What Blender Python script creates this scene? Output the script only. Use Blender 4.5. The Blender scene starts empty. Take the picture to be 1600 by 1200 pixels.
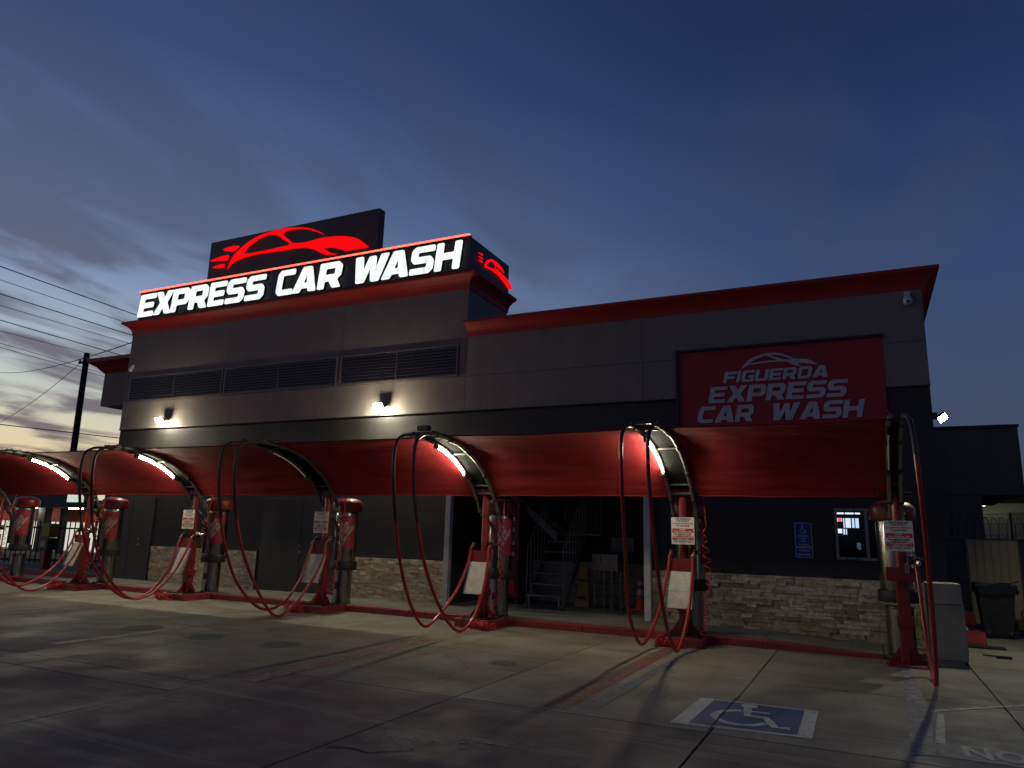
import bpy, bmesh, math, random
from mathutils import Vector, Matrix, noise
random.seed(7)
R = math.radians
S = bpy.context.scene
COL = S.collection

# ------------------------------------------------------------------ camera
YAW, PITCH, ROLL, FPX = R(116.05), R(11.91), R(1.655), 1119.0
EYE = Vector((0, 0, 1.68))
f_ = Vector((math.cos(PITCH)*math.cos(YAW), math.cos(PITCH)*math.sin(YAW), math.sin(PITCH)))
r0 = Vector((math.sin(YAW), -math.cos(YAW), 0)); u0 = r0.cross(f_)
r_ = r0*math.cos(ROLL) + u0*math.sin(ROLL); u_ = u0*math.cos(ROLL) - r0*math.sin(ROLL)
cam = bpy.data.cameras.new('camera'); cam_o = bpy.data.objects.new('camera', cam); COL.objects.link(cam_o)
cam.sensor_width = 36; cam.lens = FPX*36/1600; cam.clip_start = .05; cam.clip_end = 2000
m = Matrix((r_, u_, -f_)).transposed().to_4x4(); m.translation = EYE
cam_o.matrix_world = m
S.camera = cam_o

# ------------------------------------------------------------------ view / render
vs = S.view_settings
vs.view_transform = 'Standard'; vs.look = 'None'; vs.exposure = 0.0; vs.gamma = 1.0; vs.use_curve_mapping = False
S.render.engine = 'CYCLES'
cy = S.cycles
cy.use_denoising = True; cy.max_bounces = 6; cy.diffuse_bounces = 3; cy.glossy_bounces = 3; cy.transmission_bounces = 4
cy.sample_clamp_indirect = 4.0; cy.caustics_reflective = False; cy.caustics_refractive = False
try: cy.use_light_tree = True
except Exception: pass

def lin(c):
    return tuple(((v/255)/12.92 if v/255 <= .04045 else ((v/255+.055)/1.055)**2.4) for v in c[:3]) + (1,)

# ------------------------------------------------------------------ world: sky after sunset (the sun is below the horizon, to the left)
W = bpy.data.worlds.new('World'); S.world = W; W.use_nodes = True
wn, wl = W.node_tree.nodes, W.node_tree.links
wn.clear()
def wnode(t, **kw):
    n = wn.new(t)
    for k, v in kw.items(): setattr(n, k, v)
    return n
def wmath(op, a, b=None, c=None, clamp=False):
    n = wn.new('ShaderNodeMath'); n.operation = op; n.use_clamp = clamp
    for i, v in enumerate((a, b, c)):
        if v is None: continue
        if isinstance(v, (int, float)): n.inputs[i].default_value = v
        else: wl.new(v, n.inputs[i])
    return n.outputs[0]
tc = wnode('ShaderNodeTexCoord'); sep = wnode('ShaderNodeSeparateXYZ'); wl.new(tc.outputs['Generated'], sep.inputs[0])
dx, dy, dz = sep.outputs
SUN_AZ = R(172)
h = wmath('SQRT', wmath('ADD', wmath('ADD', wmath('MULTIPLY', dx, dx), wmath('MULTIPLY', dy, dy)), 1e-6))
caz = wmath('DIVIDE', wmath('ADD', wmath('MULTIPLY', dx, math.cos(SUN_AZ)), wmath('MULTIPLY', dy, math.sin(SUN_AZ))), h)
def ramp(fac, stops):
    n = wnode('ShaderNodeValToRGB'); wl.new(fac, n.inputs[0]); cr = n.color_ramp; cr.interpolation = 'B_SPLINE' if False else 'EASE'
    cr.interpolation = 'LINEAR'
    while len(cr.elements) < len(stops): cr.elements.new(.5)
    for e, (p, c) in zip(cr.elements, stops): e.position = p; e.color = lin(c)
    return n.outputs[0]
zc = wmath('MAXIMUM', dz, 0.0)
A = ramp(zc, [(0, (242, 200, 140)), (.07, (236, 212, 164)), (.14, (205, 208, 192)), (.21, (172, 187, 198)), (.29, (130, 149, 182)), (.40, (92, 112, 150)), (.55, (58, 77, 117)), (.7, (40, 57, 96)), (1, (20, 33, 66))])
B = ramp(zc, [(0, (74, 78, 90)), (.10, (70, 78, 97)), (.2, (61, 76, 104)), (.32, (53, 72, 109)), (.45, (41, 60, 98)), (.6, (28, 45, 81)), (1, (15, 27, 57))])
t1 = wnode('ShaderNodeMapRange', interpolation_type='SMOOTHSTEP'); wl.new(caz, t1.inputs[0])
t1.inputs[1].default_value = .08; t1.inputs[2].default_value = 1.02
mixs = wnode('ShaderNodeMix', data_type='RGBA'); wl.new(t1.outputs[0], mixs.inputs[0]); wl.new(B, mixs.inputs[6]); wl.new(A, mixs.inputs[7])
# thin streaky cloud
den = wmath('ADD', zc, .12)
cmb = wnode('ShaderNodeCombineXYZ'); wl.new(wmath('DIVIDE', dx, den), cmb.inputs[0]); wl.new(wmath('DIVIDE', dy, den), cmb.inputs[1])
mp = wnode('ShaderNodeMapping'); mp.inputs['Rotation'].default_value = (0, 0, R(20)); mp.inputs['Scale'].default_value = (1.45, .72, 1); mp.inputs['Location'].default_value = (1.3, .4, 0)
wl.new(cmb.outputs[0], mp.inputs[0])
nz = wnode('ShaderNodeTexNoise'); nz.inputs['Scale'].default_value = 1.7; nz.inputs['Detail'].default_value = 6; nz.inputs['Roughness'].default_value = .52; nz.inputs['Distortion'].default_value = .35
wl.new(mp.outputs[0], nz.inputs['Vector'])
cm = wnode('ShaderNodeMapRange', interpolation_type='SMOOTHSTEP'); wl.new(nz.outputs[0], cm.inputs[0]); cm.inputs[1].default_value = .43; cm.inputs[2].default_value = .60
hi = wnode('ShaderNodeMapRange', interpolation_type='SMOOTHSTEP'); wl.new(zc, hi.inputs[0]); hi.inputs[1].default_value = .25; hi.inputs[2].default_value = .6; hi.inputs[3].default_value = 1; hi.inputs[4].default_value = .45
cs = wmath('MULTIPLY', wmath('MULTIPLY', cm.outputs[0], hi.outputs[0]), wmath('MULTIPLY_ADD', t1.outputs[0], .5, .45))
ccol = wnode('ShaderNodeMix', data_type='RGBA'); wl.new(t1.outputs[0], ccol.inputs[0]); wl.new(ramp(zc, [(0, (66, 72, 86)), (.3, (66, 80, 108)), (.6, (50, 65, 97)), (1, (28, 40, 68))]), ccol.inputs[6])
wl.new(ramp(zc, [(0, (122, 104, 108)), (.2, (108, 104, 116)), (.34, (86, 94, 118)), (.5, (62, 73, 104)), (1, (30, 42, 72))]), ccol.inputs[7])
mixc = wnode('ShaderNodeMix', data_type='RGBA'); wl.new(cs, mixc.inputs[0]); wl.new(mixs.outputs[2], mixc.inputs[6]); wl.new(ccol.outputs[2], mixc.inputs[7])
bg = wnode('ShaderNodeBackground'); wl.new(mixc.outputs[2], bg.inputs[0]); bg.inputs[1].default_value = 1.0
wo = wnode('ShaderNodeOutputWorld'); wl.new(bg.outputs[0], wo.inputs[0])

# ------------------------------------------------------------------ materials
MATS = {}
def mat(name, col, rough=.6, metal=0.0, var=.15, scale=6.0, bump=0.0, bscale=40.0, rand=0.0, spec=.5, emit=None, estr=0.0, col2=None, coat=0.0, stretch=None, streak=0.0):
    if name in MATS: return MATS[name]
    M = bpy.data.materials.new(name); M.use_nodes = True; MATS[name] = M
    nt = M.node_tree; N, L = nt.nodes, nt.links
    p = N['Principled BSDF']
    p.inputs['Roughness'].default_value = rough; p.inputs['Metallic'].default_value = metal
    p.inputs['Specular IOR Level'].default_value = spec
    if coat: p.inputs['Coat Weight'].default_value = coat
    geo = N.new('ShaderNodeNewGeometry')
    vec = geo.outputs['Position']
    if stretch:
        mpn = N.new('ShaderNodeMapping'); mpn.inputs['Scale'].default_value = stretch; L.new(vec, mpn.inputs[0]); vec = mpn.outputs[0]
    n1 = N.new('ShaderNodeTexNoise'); n1.inputs['Scale'].default_value = scale; n1.inputs['Detail'].default_value = 6; n1.inputs['Roughness'].default_value = .6
    L.new(vec, n1.inputs['Vector'])
    mr = N.new('ShaderNodeMapRange'); L.new(n1.outputs[0], mr.inputs[0]); mr.inputs[1].default_value = .3; mr.inputs[2].default_value = .7
    mx = N.new('ShaderNodeMix'); mx.data_type = 'RGBA'; L.new(mr.outputs[0], mx.inputs[0])
    c = Vector(col[:3])
    a = c*(1-var); b = Vector(col2[:3]) if col2 else c*(1+var)
    mx.inputs[6].default_value = (*a, 1); mx.inputs[7].default_value = (*b, 1)
    out = mx.outputs[2]
    if rand:
        oi = N.new('ShaderNodeObjectInfo'); hv = N.new('ShaderNodeHueSaturation'); L.new(out, hv.inputs['Color'])
        mr2 = N.new('ShaderNodeMapRange'); L.new(oi.outputs['Random'], mr2.inputs[0]); mr2.inputs[3].default_value = 1-rand; mr2.inputs[4].default_value = 1+rand
        L.new(mr2.outputs[0], hv.inputs['Value'])
        mr3 = N.new('ShaderNodeMapRange'); L.new(oi.outputs['Random'], mr3.inputs[0]); mr3.inputs[3].default_value = 1.25; mr3.inputs[4].default_value = .75
        L.new(mr3.outputs[0], hv.inputs['Saturation'])
        out = hv.outputs[0]
    if streak:
        ms = N.new('ShaderNodeMapping'); ms.inputs['Scale'].default_value = (2.6, 2.6, .22); L.new(geo.outputs['Position'], ms.inputs[0])
        ns = N.new('ShaderNodeTexNoise'); ns.inputs['Scale'].default_value = 1.6; ns.inputs['Detail'].default_value = 8; ns.inputs['Roughness'].default_value = .65; L.new(ms.outputs[0], ns.inputs['Vector'])
        m5 = N.new('ShaderNodeMapRange'); L.new(ns.outputs[0], m5.inputs[0]); m5.inputs[1].default_value = .42; m5.inputs[2].default_value = .72; m5.inputs[4].default_value = streak
        m6 = N.new('ShaderNodeMix'); m6.data_type = 'RGBA'; L.new(m5.outputs[0], m6.inputs[0]); L.new(out, m6.inputs[6]); m6.inputs[7].default_value = (*(c*.45), 1); out = m6.outputs[2]
    L.new(out, p.inputs['Base Color'])
    mr4 = N.new('ShaderNodeMapRange'); L.new(n1.outputs[0], mr4.inputs[0]); mr4.inputs[3].default_value = max(.03, rough-.12); mr4.inputs[4].default_value = min(1, rough+.12)
    L.new(mr4.outputs[0], p.inputs['Roughness'])
    if bump:
        n2 = N.new('ShaderNodeTexNoise'); n2.inputs['Scale'].default_value = bscale; n2.inputs['Detail'].default_value = 4; L.new(vec, n2.inputs['Vector'])
        bp = N.new('ShaderNodeBump'); bp.inputs['Strength'].default_value = bump; bp.inputs['Distance'].default_value = .02; L.new(n2.outputs[0], bp.inputs['Height']); L.new(bp.outputs[0], p.inputs['Normal'])
    if emit:
        p.inputs['Emission Color'].default_value = (*emit[:3], 1); p.inputs['Emission Strength'].default_value = estr
    return M

def concrete(name, col, stain, aisle=None, rough=.8):
    """poured concrete: fine grain, blotchy stains, tyre-dragged streaks along the stalls"""
    if name in MATS: return MATS[name]
    M = bpy.data.materials.new(name); M.use_nodes = True; MATS[name] = M
    N, L = M.node_tree.nodes, M.node_tree.links; p = N['Principled BSDF']
    geo = N.new('ShaderNodeNewGeometry'); pos = geo.outputs['Position']
    def nz(scale, det=6, st=(1, 1, 1), ro=.6, dist=0):
        mpn = N.new('ShaderNodeMapping'); mpn.inputs['Scale'].default_value = st; L.new(pos, mpn.inputs[0])
        n = N.new('ShaderNodeTexNoise'); n.inputs['Scale'].default_value = scale; n.inputs['Detail'].default_value = det; n.inputs['Roughness'].default_value = ro; n.inputs['Distortion'].default_value = dist
        L.new(mpn.outputs[0], n.inputs['Vector']); return n.outputs[0]
    def rng(v, a, b, c=0, d=1):
        n = N.new('ShaderNodeMapRange'); n.interpolation_type = 'SMOOTHSTEP'; L.new(v, n.inputs[0])
        for i, x in zip((1, 2, 3, 4), (a, b, c, d)): n.inputs[i].default_value = x
        return n.outputs[0]
    def mix(f, a, b, mode='MIX'):
        n = N.new('ShaderNodeMix'); n.data_type = 'RGBA'; n.blend_type = mode
        if isinstance(f, float): n.inputs[0].default_value = f
        else: L.new(f, n.inputs[0])
        for i, v in ((6, a), (7, b)):
            if isinstance(v, tuple): n.inputs[i].default_value = (*v[:3], 1)
            else: L.new(v, n.inputs[i])
        return n.outputs[2]
    oi = N.new('ShaderNodeObjectInfo')
    c = mix(rng(nz(1.1, 7), .35, .65), tuple(v*.82 for v in col), tuple(v*1.15 for v in col))
    if aisle:
        sepn = N.new('ShaderNodeSeparateXYZ'); L.new(pos, sepn.inputs[0])
        ad = N.new('ShaderNodeMath'); ad.operation = 'MULTIPLY_ADD'; L.new(nz(.6, 4), ad.inputs[0]); ad.inputs[1].default_value = 1.6; L.new(sepn.outputs[1], ad.inputs[2])
        c = mix(rng(ad.outputs[0], 7.4, 8.1, 1, 0), c, mix(rng(nz(2.2, 6), .35, .7), tuple(v*.8 for v in aisle), tuple(v*1.2 for v in aisle)))
    c = mix(rng(nz(.45, 9, (1, 1, 1), .7, .8), .5, .74, 0, .5), c, stain)
    c = mix(rng(nz(2.2, 8, (1.0, .10, 1), .7, .4), .53, .68, 0, .55), c, stain)
    c = mix(rng(nz(2.0, 8, (.12, 1.6, 1), .7, .5), .53, .66, 0, .5), c, tuple(v*1.5 for v in col))
    c = mix(rng(nz(1.3, 8, (.3, 1.2, 1), .75, 1.2), .60, .66, 0, .6), c, stain)
    vr = N.new('ShaderNodeTexVoronoi'); vr.feature = 'DISTANCE_TO_EDGE'; vr.inputs['Scale'].default_value = .42
    wn_ = N.new('ShaderNodeTexNoise'); wn_.inputs['Scale'].default_value = 1.6; wn_.inputs['Detail'].default_value = 6; L.new(pos, wn_.inputs['Vector'])
    va = N.new('ShaderNodeVectorMath'); va.operation = 'MULTIPLY_ADD'; L.new(wn_.outputs['Color'], va.inputs[0]); va.inputs[1].default_value = (.8, .8, 0); L.new(pos, va.inputs[2]); L.new(va.outputs[0], vr.inputs['Vector'])
    ck = N.new('ShaderNodeMath'); ck.operation = 'MULTIPLY'; L.new(rng(vr.outputs['Distance'], 0, .004, 1, 0), ck.inputs[0]); L.new(rng(nz(.3, 3), .5, .6), ck.inputs[1])
    c = mix(ck.outputs[0], c, tuple(v*.2 for v in col))
    sp = N.new('ShaderNodeTexVoronoi'); sp.inputs['Scale'].default_value = 2.3; L.new(pos, sp.inputs['Vector'])
    c = mix(rng(sp.outputs['Distance'], .035, .06, .8, 0), c, tuple(v*.3 for v in col))
    c = mix(rng(nz(9, 3, (1, 1, 1), .7), .66, .72, 0, .5), c, stain)
    c = mix(rng(nz(45, 5, (1, 1, 1), .8), .4, .7, 0, .45), c, tuple(v*.45 for v in col))
    hv = N.new('ShaderNodeHueSaturation'); L.new(c, hv.inputs['Color'])
    mr = N.new('ShaderNodeMapRange'); L.new(oi.outputs['Random'], mr.inputs[0]); mr.inputs[3].default_value = .88; mr.inputs[4].default_value = 1.1; L.new(mr.outputs[0], hv.inputs['Value'])
    L.new(hv.outputs[0], p.inputs['Base Color'])
    L.new(rng(nz(.8, 5, (1, 1, 1), .6), .35, .7, rough-.28, rough+.12), p.inputs['Roughness'])
    p.inputs['Specular IOR Level'].default_value = .25
    bp = N.new('ShaderNodeBump'); bp.inputs['Strength'].default_value = .35; bp.inputs['Distance'].default_value = .006; L.new(nz(55, 5), bp.inputs['Height']); L.new(bp.outputs[0], p.inputs['Normal'])
    return M

def paint(name, col, base, wear=.5):
    """road paint worn through to the concrete"""
    if name in MATS: return MATS[name]
    M = bpy.data.materials.new(name); M.use_nodes = True; MATS[name] = M
    N, L = M.node_tree.nodes, M.node_tree.links; p = N['Principled BSDF']
    geo = N.new('ShaderNodeNewGeometry')
    n = N.new('ShaderNodeTexNoise'); n.inputs['Scale'].default_value = 9; n.inputs['Detail'].default_value = 9; n.inputs['Roughness'].default_value = .72; L.new(geo.outputs['Position'], n.inputs['Vector'])
    mr = N.new('ShaderNodeMapRange'); mr.interpolation_type = 'SMOOTHSTEP'; L.new(n.outputs[0], mr.inputs[0]); mr.inputs[1].default_value = wear-.06; mr.inputs[2].default_value = wear+.12
    mx = N.new('ShaderNodeMix'); mx.data_type = 'RGBA'; L.new(mr.outputs[0], mx.inputs[0]); mx.inputs[6].default_value = (*col, 1); mx.inputs[7].default_value = (*base, 1)
    L.new(mx.outputs[2], p.inputs['Base Color']); p.inputs['Roughness'].default_value = .65
    return M

def glow(name, col, strength):
    if name in MATS: return MATS[name]
    M = bpy.data.materials.new(name); M.use_nodes = True; MATS[name] = M
    N, L = M.node_tree.nodes, M.node_tree.links; N.clear()
    e = N.new('ShaderNodeEmission'); e.inputs[0].default_value = (*col, 1); e.inputs[1].default_value = strength
    o = N.new('ShaderNodeOutputMaterial'); L.new(e.outputs[0], o.inputs[0]); return M

CONC = (.262, .242, .192)
m_slab = concrete('lot_concrete', CONC, (.095, .085, .07), (.22, .158, .132))
m_walk = concrete('walk_concrete', (.21, .2, .17), (.12, .11, .095), None)
m_ground = mat('far_asphalt', (.05, .05, .05), .85, var=.3, scale=2)
m_gap = mat('joint_dirt', (.02, .018, .016), .9)
m_kerb = mat('kerb_red_paint', (.26, .026, .026), .55, var=.35, scale=5, bump=.3, bscale=30)
m_grey = mat('stucco_grey', (.25, .212, .19), .85, var=.1, scale=1.2, bump=.3, bscale=120, streak=.22)
m_dark = mat('stucco_charcoal', (.036, .034, .033), .7, var=.2, scale=1.5, bump=.2, bscale=120, streak=.3)
m_corn = mat('cornice_red', (.42, .02, .018), .6, var=.15, scale=2, streak=.25)
m_trim = mat('dark_trim', (.03, .03, .033), .5)
m_door = mat('door_charcoal', (.035, .038, .042), .4, var=.12, scale=2)
m_slat = mat('louvre_grey', (.12, .105, .10), .5, var=.15)
m_void = mat('vent_void', (.012, .012, .012), .9)
m_stone = mat('ledge_stone', (.5, .41, .27), .85, var=.4, scale=14, bump=.8, bscale=30, rand=.34)
m_mortar = mat('stone_back', (.07, .06, .05), .95)
m_fabric = mat('canopy_fabric', (.25, .017, .021), .85, var=.16, scale=1.5, stretch=(.6, 5, 5), spec=.2, bump=.6, bscale=1.3)
m_red = mat('stand_red_paint', (.21, .013, .015), .42, var=.18, scale=7, coat=.2)
m_hose = mat('hose_red', (.32, .018, .024), .36, var=.12, scale=20)
m_coil = mat('coil_red', (.6, .035, .03), .4, var=.1)
m_black = mat('black_steel', (.03, .03, .03), .42, var=.2, metal=.3)
m_rub = mat('black_rubber', (.018, .018, .018), .6, var=.2)
m_pipe = mat('grey_conduit', (.22, .21, .19), .38, metal=.75, var=.25, scale=18)
m_chrome = mat('stainless', (.30, .29, .27), .26, metal=1, var=.12, scale=5, stretch=(8, 8, .4))
m_steel = mat('galvanised_post', (.6, .6, .56), .45, metal=.15, var=.15)
m_board = mat('mat_board', (.66, .63, .53), .5, var=.18, scale=9)
m_white = mat('sign_white', (.72, .72, .68), .5, var=.05)
m_sred = mat('sign_red', (.5, .03, .03), .5, var=.05)
m_sblk = mat('sign_black', (.02, .02, .02), .5)
m_sblue = mat('sign_blue', (.01, .045, .26), .45, var=.08)
m_sltext = mat('sign_pale', (.6, .65, .75), .5)
m_signbox = mat('sign_box_black', (.04, .031, .031), .45, var=.15)
m_panelred = mat('wall_panel_red', (.38, .014, .024), .55, var=.06, scale=1)
m_pletter = mat('panel_letter_grey', (.5, .5, .52), .6, var=.06)
m_letter = glow('letter_white_lit', (.93, 1.0, .98), 1.2)
_N, _L = m_letter.node_tree.nodes, m_letter.node_tree.links
_g = _N.new('ShaderNodeNewGeometry'); _n = _N.new('ShaderNodeTexNoise'); _n.inputs['Scale'].default_value = 6; _n.inputs['Detail'].default_value = 4; _L.new(_g.outputs['Position'], _n.inputs['Vector'])
_r = _N.new('ShaderNodeMapRange'); _L.new(_n.outputs[0], _r.inputs[0]); _r.inputs[1].default_value = .3; _r.inputs[2].default_value = .7; _r.inputs[3].default_value = .82; _r.inputs[4].default_value = 1.35
_L.new(_r.outputs[0], [n for n in _N if n.type == 'EMISSION'][0].inputs[1])
m_logo = glow('logo_red_lit', (1.0, .003, .006), 1.0)
m_led = glow('led_red', (1.0, .05, .03), 8.0)
m_tube = glow('tube_warm', (1.0, .93, .66), 290.0)
m_flood = glow('flood_warm', (1.0, .93, .68), 720.0)
m_flood2 = glow('flood_warm_end', (1.0, .94, .72), 800.0)
m_cover = mat('arch_cover_black', (.006, .006, .006), .95, spec=.05)
m_lampbody = mat('lamp_body', (.05, .05, .05), .5)
m_bin = mat('bin_plastic', (.028, .03, .032), .45, var=.2)
m_cbox = mat('box_concrete', (.26, .25, .22), .75, var=.12, scale=4, bump=.3)
m_tan = mat('gate_tan', (.5, .38, .22), .6, var=.12, scale=3)
m_yellow = mat('yellow_plastic', (.4, .25, .02), .5, var=.12)
m_orange = mat('cone_orange', (.62, .1, .03), .55)
m_cwhite = mat('cone_white', (.6, .6, .58), .5)
m_wood = mat('pole_wood', (.035, .03, .026), .9, var=.3)
m_wire = mat('wire_black', (.015, .015, .015), .7)
m_nb = mat('neighbour_stucco', (.2, .16, .125), .9, var=.1, scale=1, bump=.2, bscale=90, streak=.3)
m_iron = mat('iron_black', (.015, .015, .016), .5)
m_far_white = mat('far_white_wall', (.72, .72, .68), .6, var=.05)
m_far_dark = mat('far_dark', (.05, .05, .055), .7)

# ------------------------------------------------------------------ mesh helpers
def crom(pts, k=6, closed=False):
    pts = [Vector(p) for p in pts]; out = []; n = len(pts)
    rng = range(n if closed else n-1)
    for i in rng:
        g = (lambda j: pts[j % n]) if closed else (lambda j: pts[max(0, min(n-1, j))])
        p0, p1, p2, p3 = g(i-1), g(i), g(i+1), g(i+2)
        for s in range(k):
            t = s/k
            out.append(.5*((2*p1)+(p2-p0)*t+(2*p0-5*p1+4*p2-p3)*t*t+(3*p1-p0-3*p2+p3)*t**3))
    if not closed: out.append(pts[-1])
    return out

class MB:
    def __init__(s): s.v = []; s.f = []; s.sm = []
    def add(s, vs, fs, smooth=False):
        o = len(s.v); s.v += [tuple(v) for v in vs]
        for f in fs: s.f.append(tuple(i+o for i in f)); s.sm.append(smooth)
        return s
    def box(s, x0, x1, y0, y1, z0, z1):
        return s.add([(x0,y0,z0),(x1,y0,z0),(x1,y1,z0),(x0,y1,z0),(x0,y0,z1),(x1,y0,z1),(x1,y1,z1),(x0,y1,z1)],
                     [(3,2,1,0),(4,5,6,7),(0,1,5,4),(1,2,6,5),(2,3,7,6),(3,0,4,7)])
    def bbox(s, x0, x1, y0, y1, z0, z1, b=.012):
        """box with its vertical and horizontal edges bevelled"""
        bm = bmesh.new(); bmesh.ops.create_cube(bm, size=1)
        for v in bm.verts: v.co = Vector(((x0+x1)/2+v.co.x*(x1-x0), (y0+y1)/2+v.co.y*(y1-y0), (z0+z1)/2+v.co.z*(z1-z0)))
        bmesh.ops.bevel(bm, geom=bm.edges[:], offset=b, segments=2, affect='EDGES', profile=.5)
        bm.verts.index_update(); s.add([v.co.copy() for v in bm.verts], [[v.index for v in f.verts] for f in bm.faces]); bm.free(); return s
    def quad(s, a, b, c, d): return s.add([a, b, c, d], [(0, 1, 2, 3)])
    def prism(s, poly, d):
        """poly: 3-D outline, extruded along vector d"""
        n = len(poly); P = [Vector(p) for p in poly]; d = Vector(d)
        return s.add(P+[p+d for p in P], [tuple(range(n)), tuple(range(2*n-1, n-1, -1))]+[(i, i+n, (i+1) % n+n, (i+1) % n) for i in range(n)])
    def tube(s, path, r, n=8, caps=True):
        P = [Vector(p) for p in path]; rr = r if callable(r) else (lambda t: r)
        up = None; rings = []
        for i, p in enumerate(P):
            t = (P[min(i+1, len(P)-1)]-P[max(i-1, 0)]).normalized()
            if up is None:
                up = t.orthogonal().normalized()
            up = (up-t*up.dot(t))
            up = up.normalized() if up.length > 1e-6 else t.orthogonal().normalized()
            sd = t.cross(up); q = rr(i/(len(P)-1))
            rings.append([p+(up*math.cos(a)+sd*math.sin(a))*q for a in (2*math.pi*k/n for k in range(n))])
        vs = [v for g in rings for v in g]; fs = []
        for i in range(len(P)-1):
            for k in range(n): fs.append((i*n+k, i*n+(k+1) % n, (i+1)*n+(k+1) % n, (i+1)*n+k))
        s.add(vs, fs, True)
        if caps:
            s.add(rings[0], [tuple(range(n-1, -1, -1))]); s.add(rings[-1], [tuple(range(n))])
        return s
    def lathe(s, prof, c, n=24):
        vs = []; fs = []; k = len(prof)
        for i in range(n):
            a = 2*math.pi*i/n
            for r, z in prof: vs.append((c[0]+r*math.cos(a), c[1]+r*math.sin(a), c[2]+z))
        for i in range(n):
            for j in range(k-1): fs.append((i*k+j, ((i+1) % n)*k+j, ((i+1) % n)*k+j+1, i*k+j+1))
        return s.add(vs, fs, True)
    def build(s, name, m, parent=None, auto=35):
        off = Vector((0, 0, 0)); q = parent
        while q: off += Vector(q.location); q = q.parent
        me = bpy.data.meshes.new(name); me.from_pydata([tuple(Vector(v)-off) for v in s.v], [], s.f); me.update()
        me.polygons.foreach_set('use_smooth', s.sm)
        if any(s.sm):
            try: me.set_sharp_from_angle(angle=R(auto))
            except Exception: pass
        me.materials.append(m); o = bpy.data.objects.new(name, me); COL.objects.link(o)
        if parent: o.parent = parent
        return o

def tag(o, label=None, cat=None, group=None, kind=None):
    if label: o['label'] = label
    if cat: o['category'] = cat
    if group: o['group'] = group
    if kind: o['kind'] = kind
    return o
def thing(name, label, cat, loc=(0, 0, 0), group=None, kind=None):
    o = bpy.data.objects.new(name, None); COL.objects.link(o); o.location = loc; o.empty_display_size = .2
    return tag(o, label, cat, group, kind)
def one(mb, name, m, label, cat, group=None, kind=None):
    """a thing that is a single mesh: origin moved to its base centre"""
    xs, ys, zs = zip(*mb.v); c = Vector(((min(xs)+max(xs))/2, (min(ys)+max(ys))/2, min(zs)))
    mb.v = [tuple(Vector(v)-c) for v in mb.v]
    o = mb.build(name, m); o.location = c
    return tag(o, label, cat, group, kind)

def curve_mesh(name, splines, thick, m, parent, to3d, bevel=0):
    """filled 2-D outlines (holes by even-odd), thickness extruded, mapped by to3d(x, y, depth)"""
    cu = bpy.data.curves.new(name, 'CURVE'); cu.dimensions = '2D'; cu.fill_mode = 'BOTH'; cu.extrude = thick/2
    for sp in splines:
        q = cu.splines.new('POLY'); q.points.add(len(sp)-1)
        for i, (x, y) in enumerate(sp): q.points[i].co = (x, y, 0, 1)
        q.use_cyclic_u = True
    t = bpy.data.objects.new(name, cu); me0 = bpy.data.meshes.new_from_object(t)
    mb = MB(); mb.add([to3d(v.co.x, v.co.y, v.co.z+thick/2) for v in me0.vertices], [tuple(p.vertices) for p in me0.polygons])
    bpy.data.objects.remove(t); bpy.data.curves.remove(cu); bpy.data.meshes.remove(me0)
    return mb.build(name, m, parent)

def text_mesh(body, size, m, parent, to3d, name='lettering', align='CENTER', bold=.0, thick=.002, shear=0, width=None, space=1.0):
    cu = bpy.data.curves.new(name, 'FONT'); cu.body = body; cu.size = size; cu.align_x = align; cu.offset = bold*size; cu.extrude = thick/2; cu.shear = shear; cu.space_line = space; cu.resolution_u = 2
    t = bpy.data.objects.new(name, cu); me0 = bpy.data.meshes.new_from_object(t)
    vs = [v.co.copy() for v in me0.vertices]
    if width and vs:
        x0 = min(v.x for v in vs); x1 = max(v.x for v in vs); k = width/(x1-x0); cx = (x0+x1)/2
        for v in vs: v.x = (v.x-cx)*k
    mb = MB(); mb.add([to3d(v.x, v.y, v.z+thick/2) for v in vs], [tuple(p.vertices) for p in me0.polygons])
    bpy.data.objects.remove(t); bpy.data.curves.remove(cu); bpy.data.meshes.remove(me0)
    return mb.build(name, m, parent)

def rounded(poly, r):
    out = []; n = len(poly)
    for i in range(n):
        a, b, c = Vector(poly[i-1]), Vector(poly[i]), Vector(poly[(i+1) % n])
        d1 = min(r, (a-b).length*.42); d2 = min(r, (c-b).length*.42)
        p = b+(a-b).normalized()*d1; q = b+(c-b).normalized()*d2
        for t in (0, .33, .67, 1): out.append(tuple(p*(1-t)**2+b*2*t*(1-t)+q*t*t))
    return out

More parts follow.
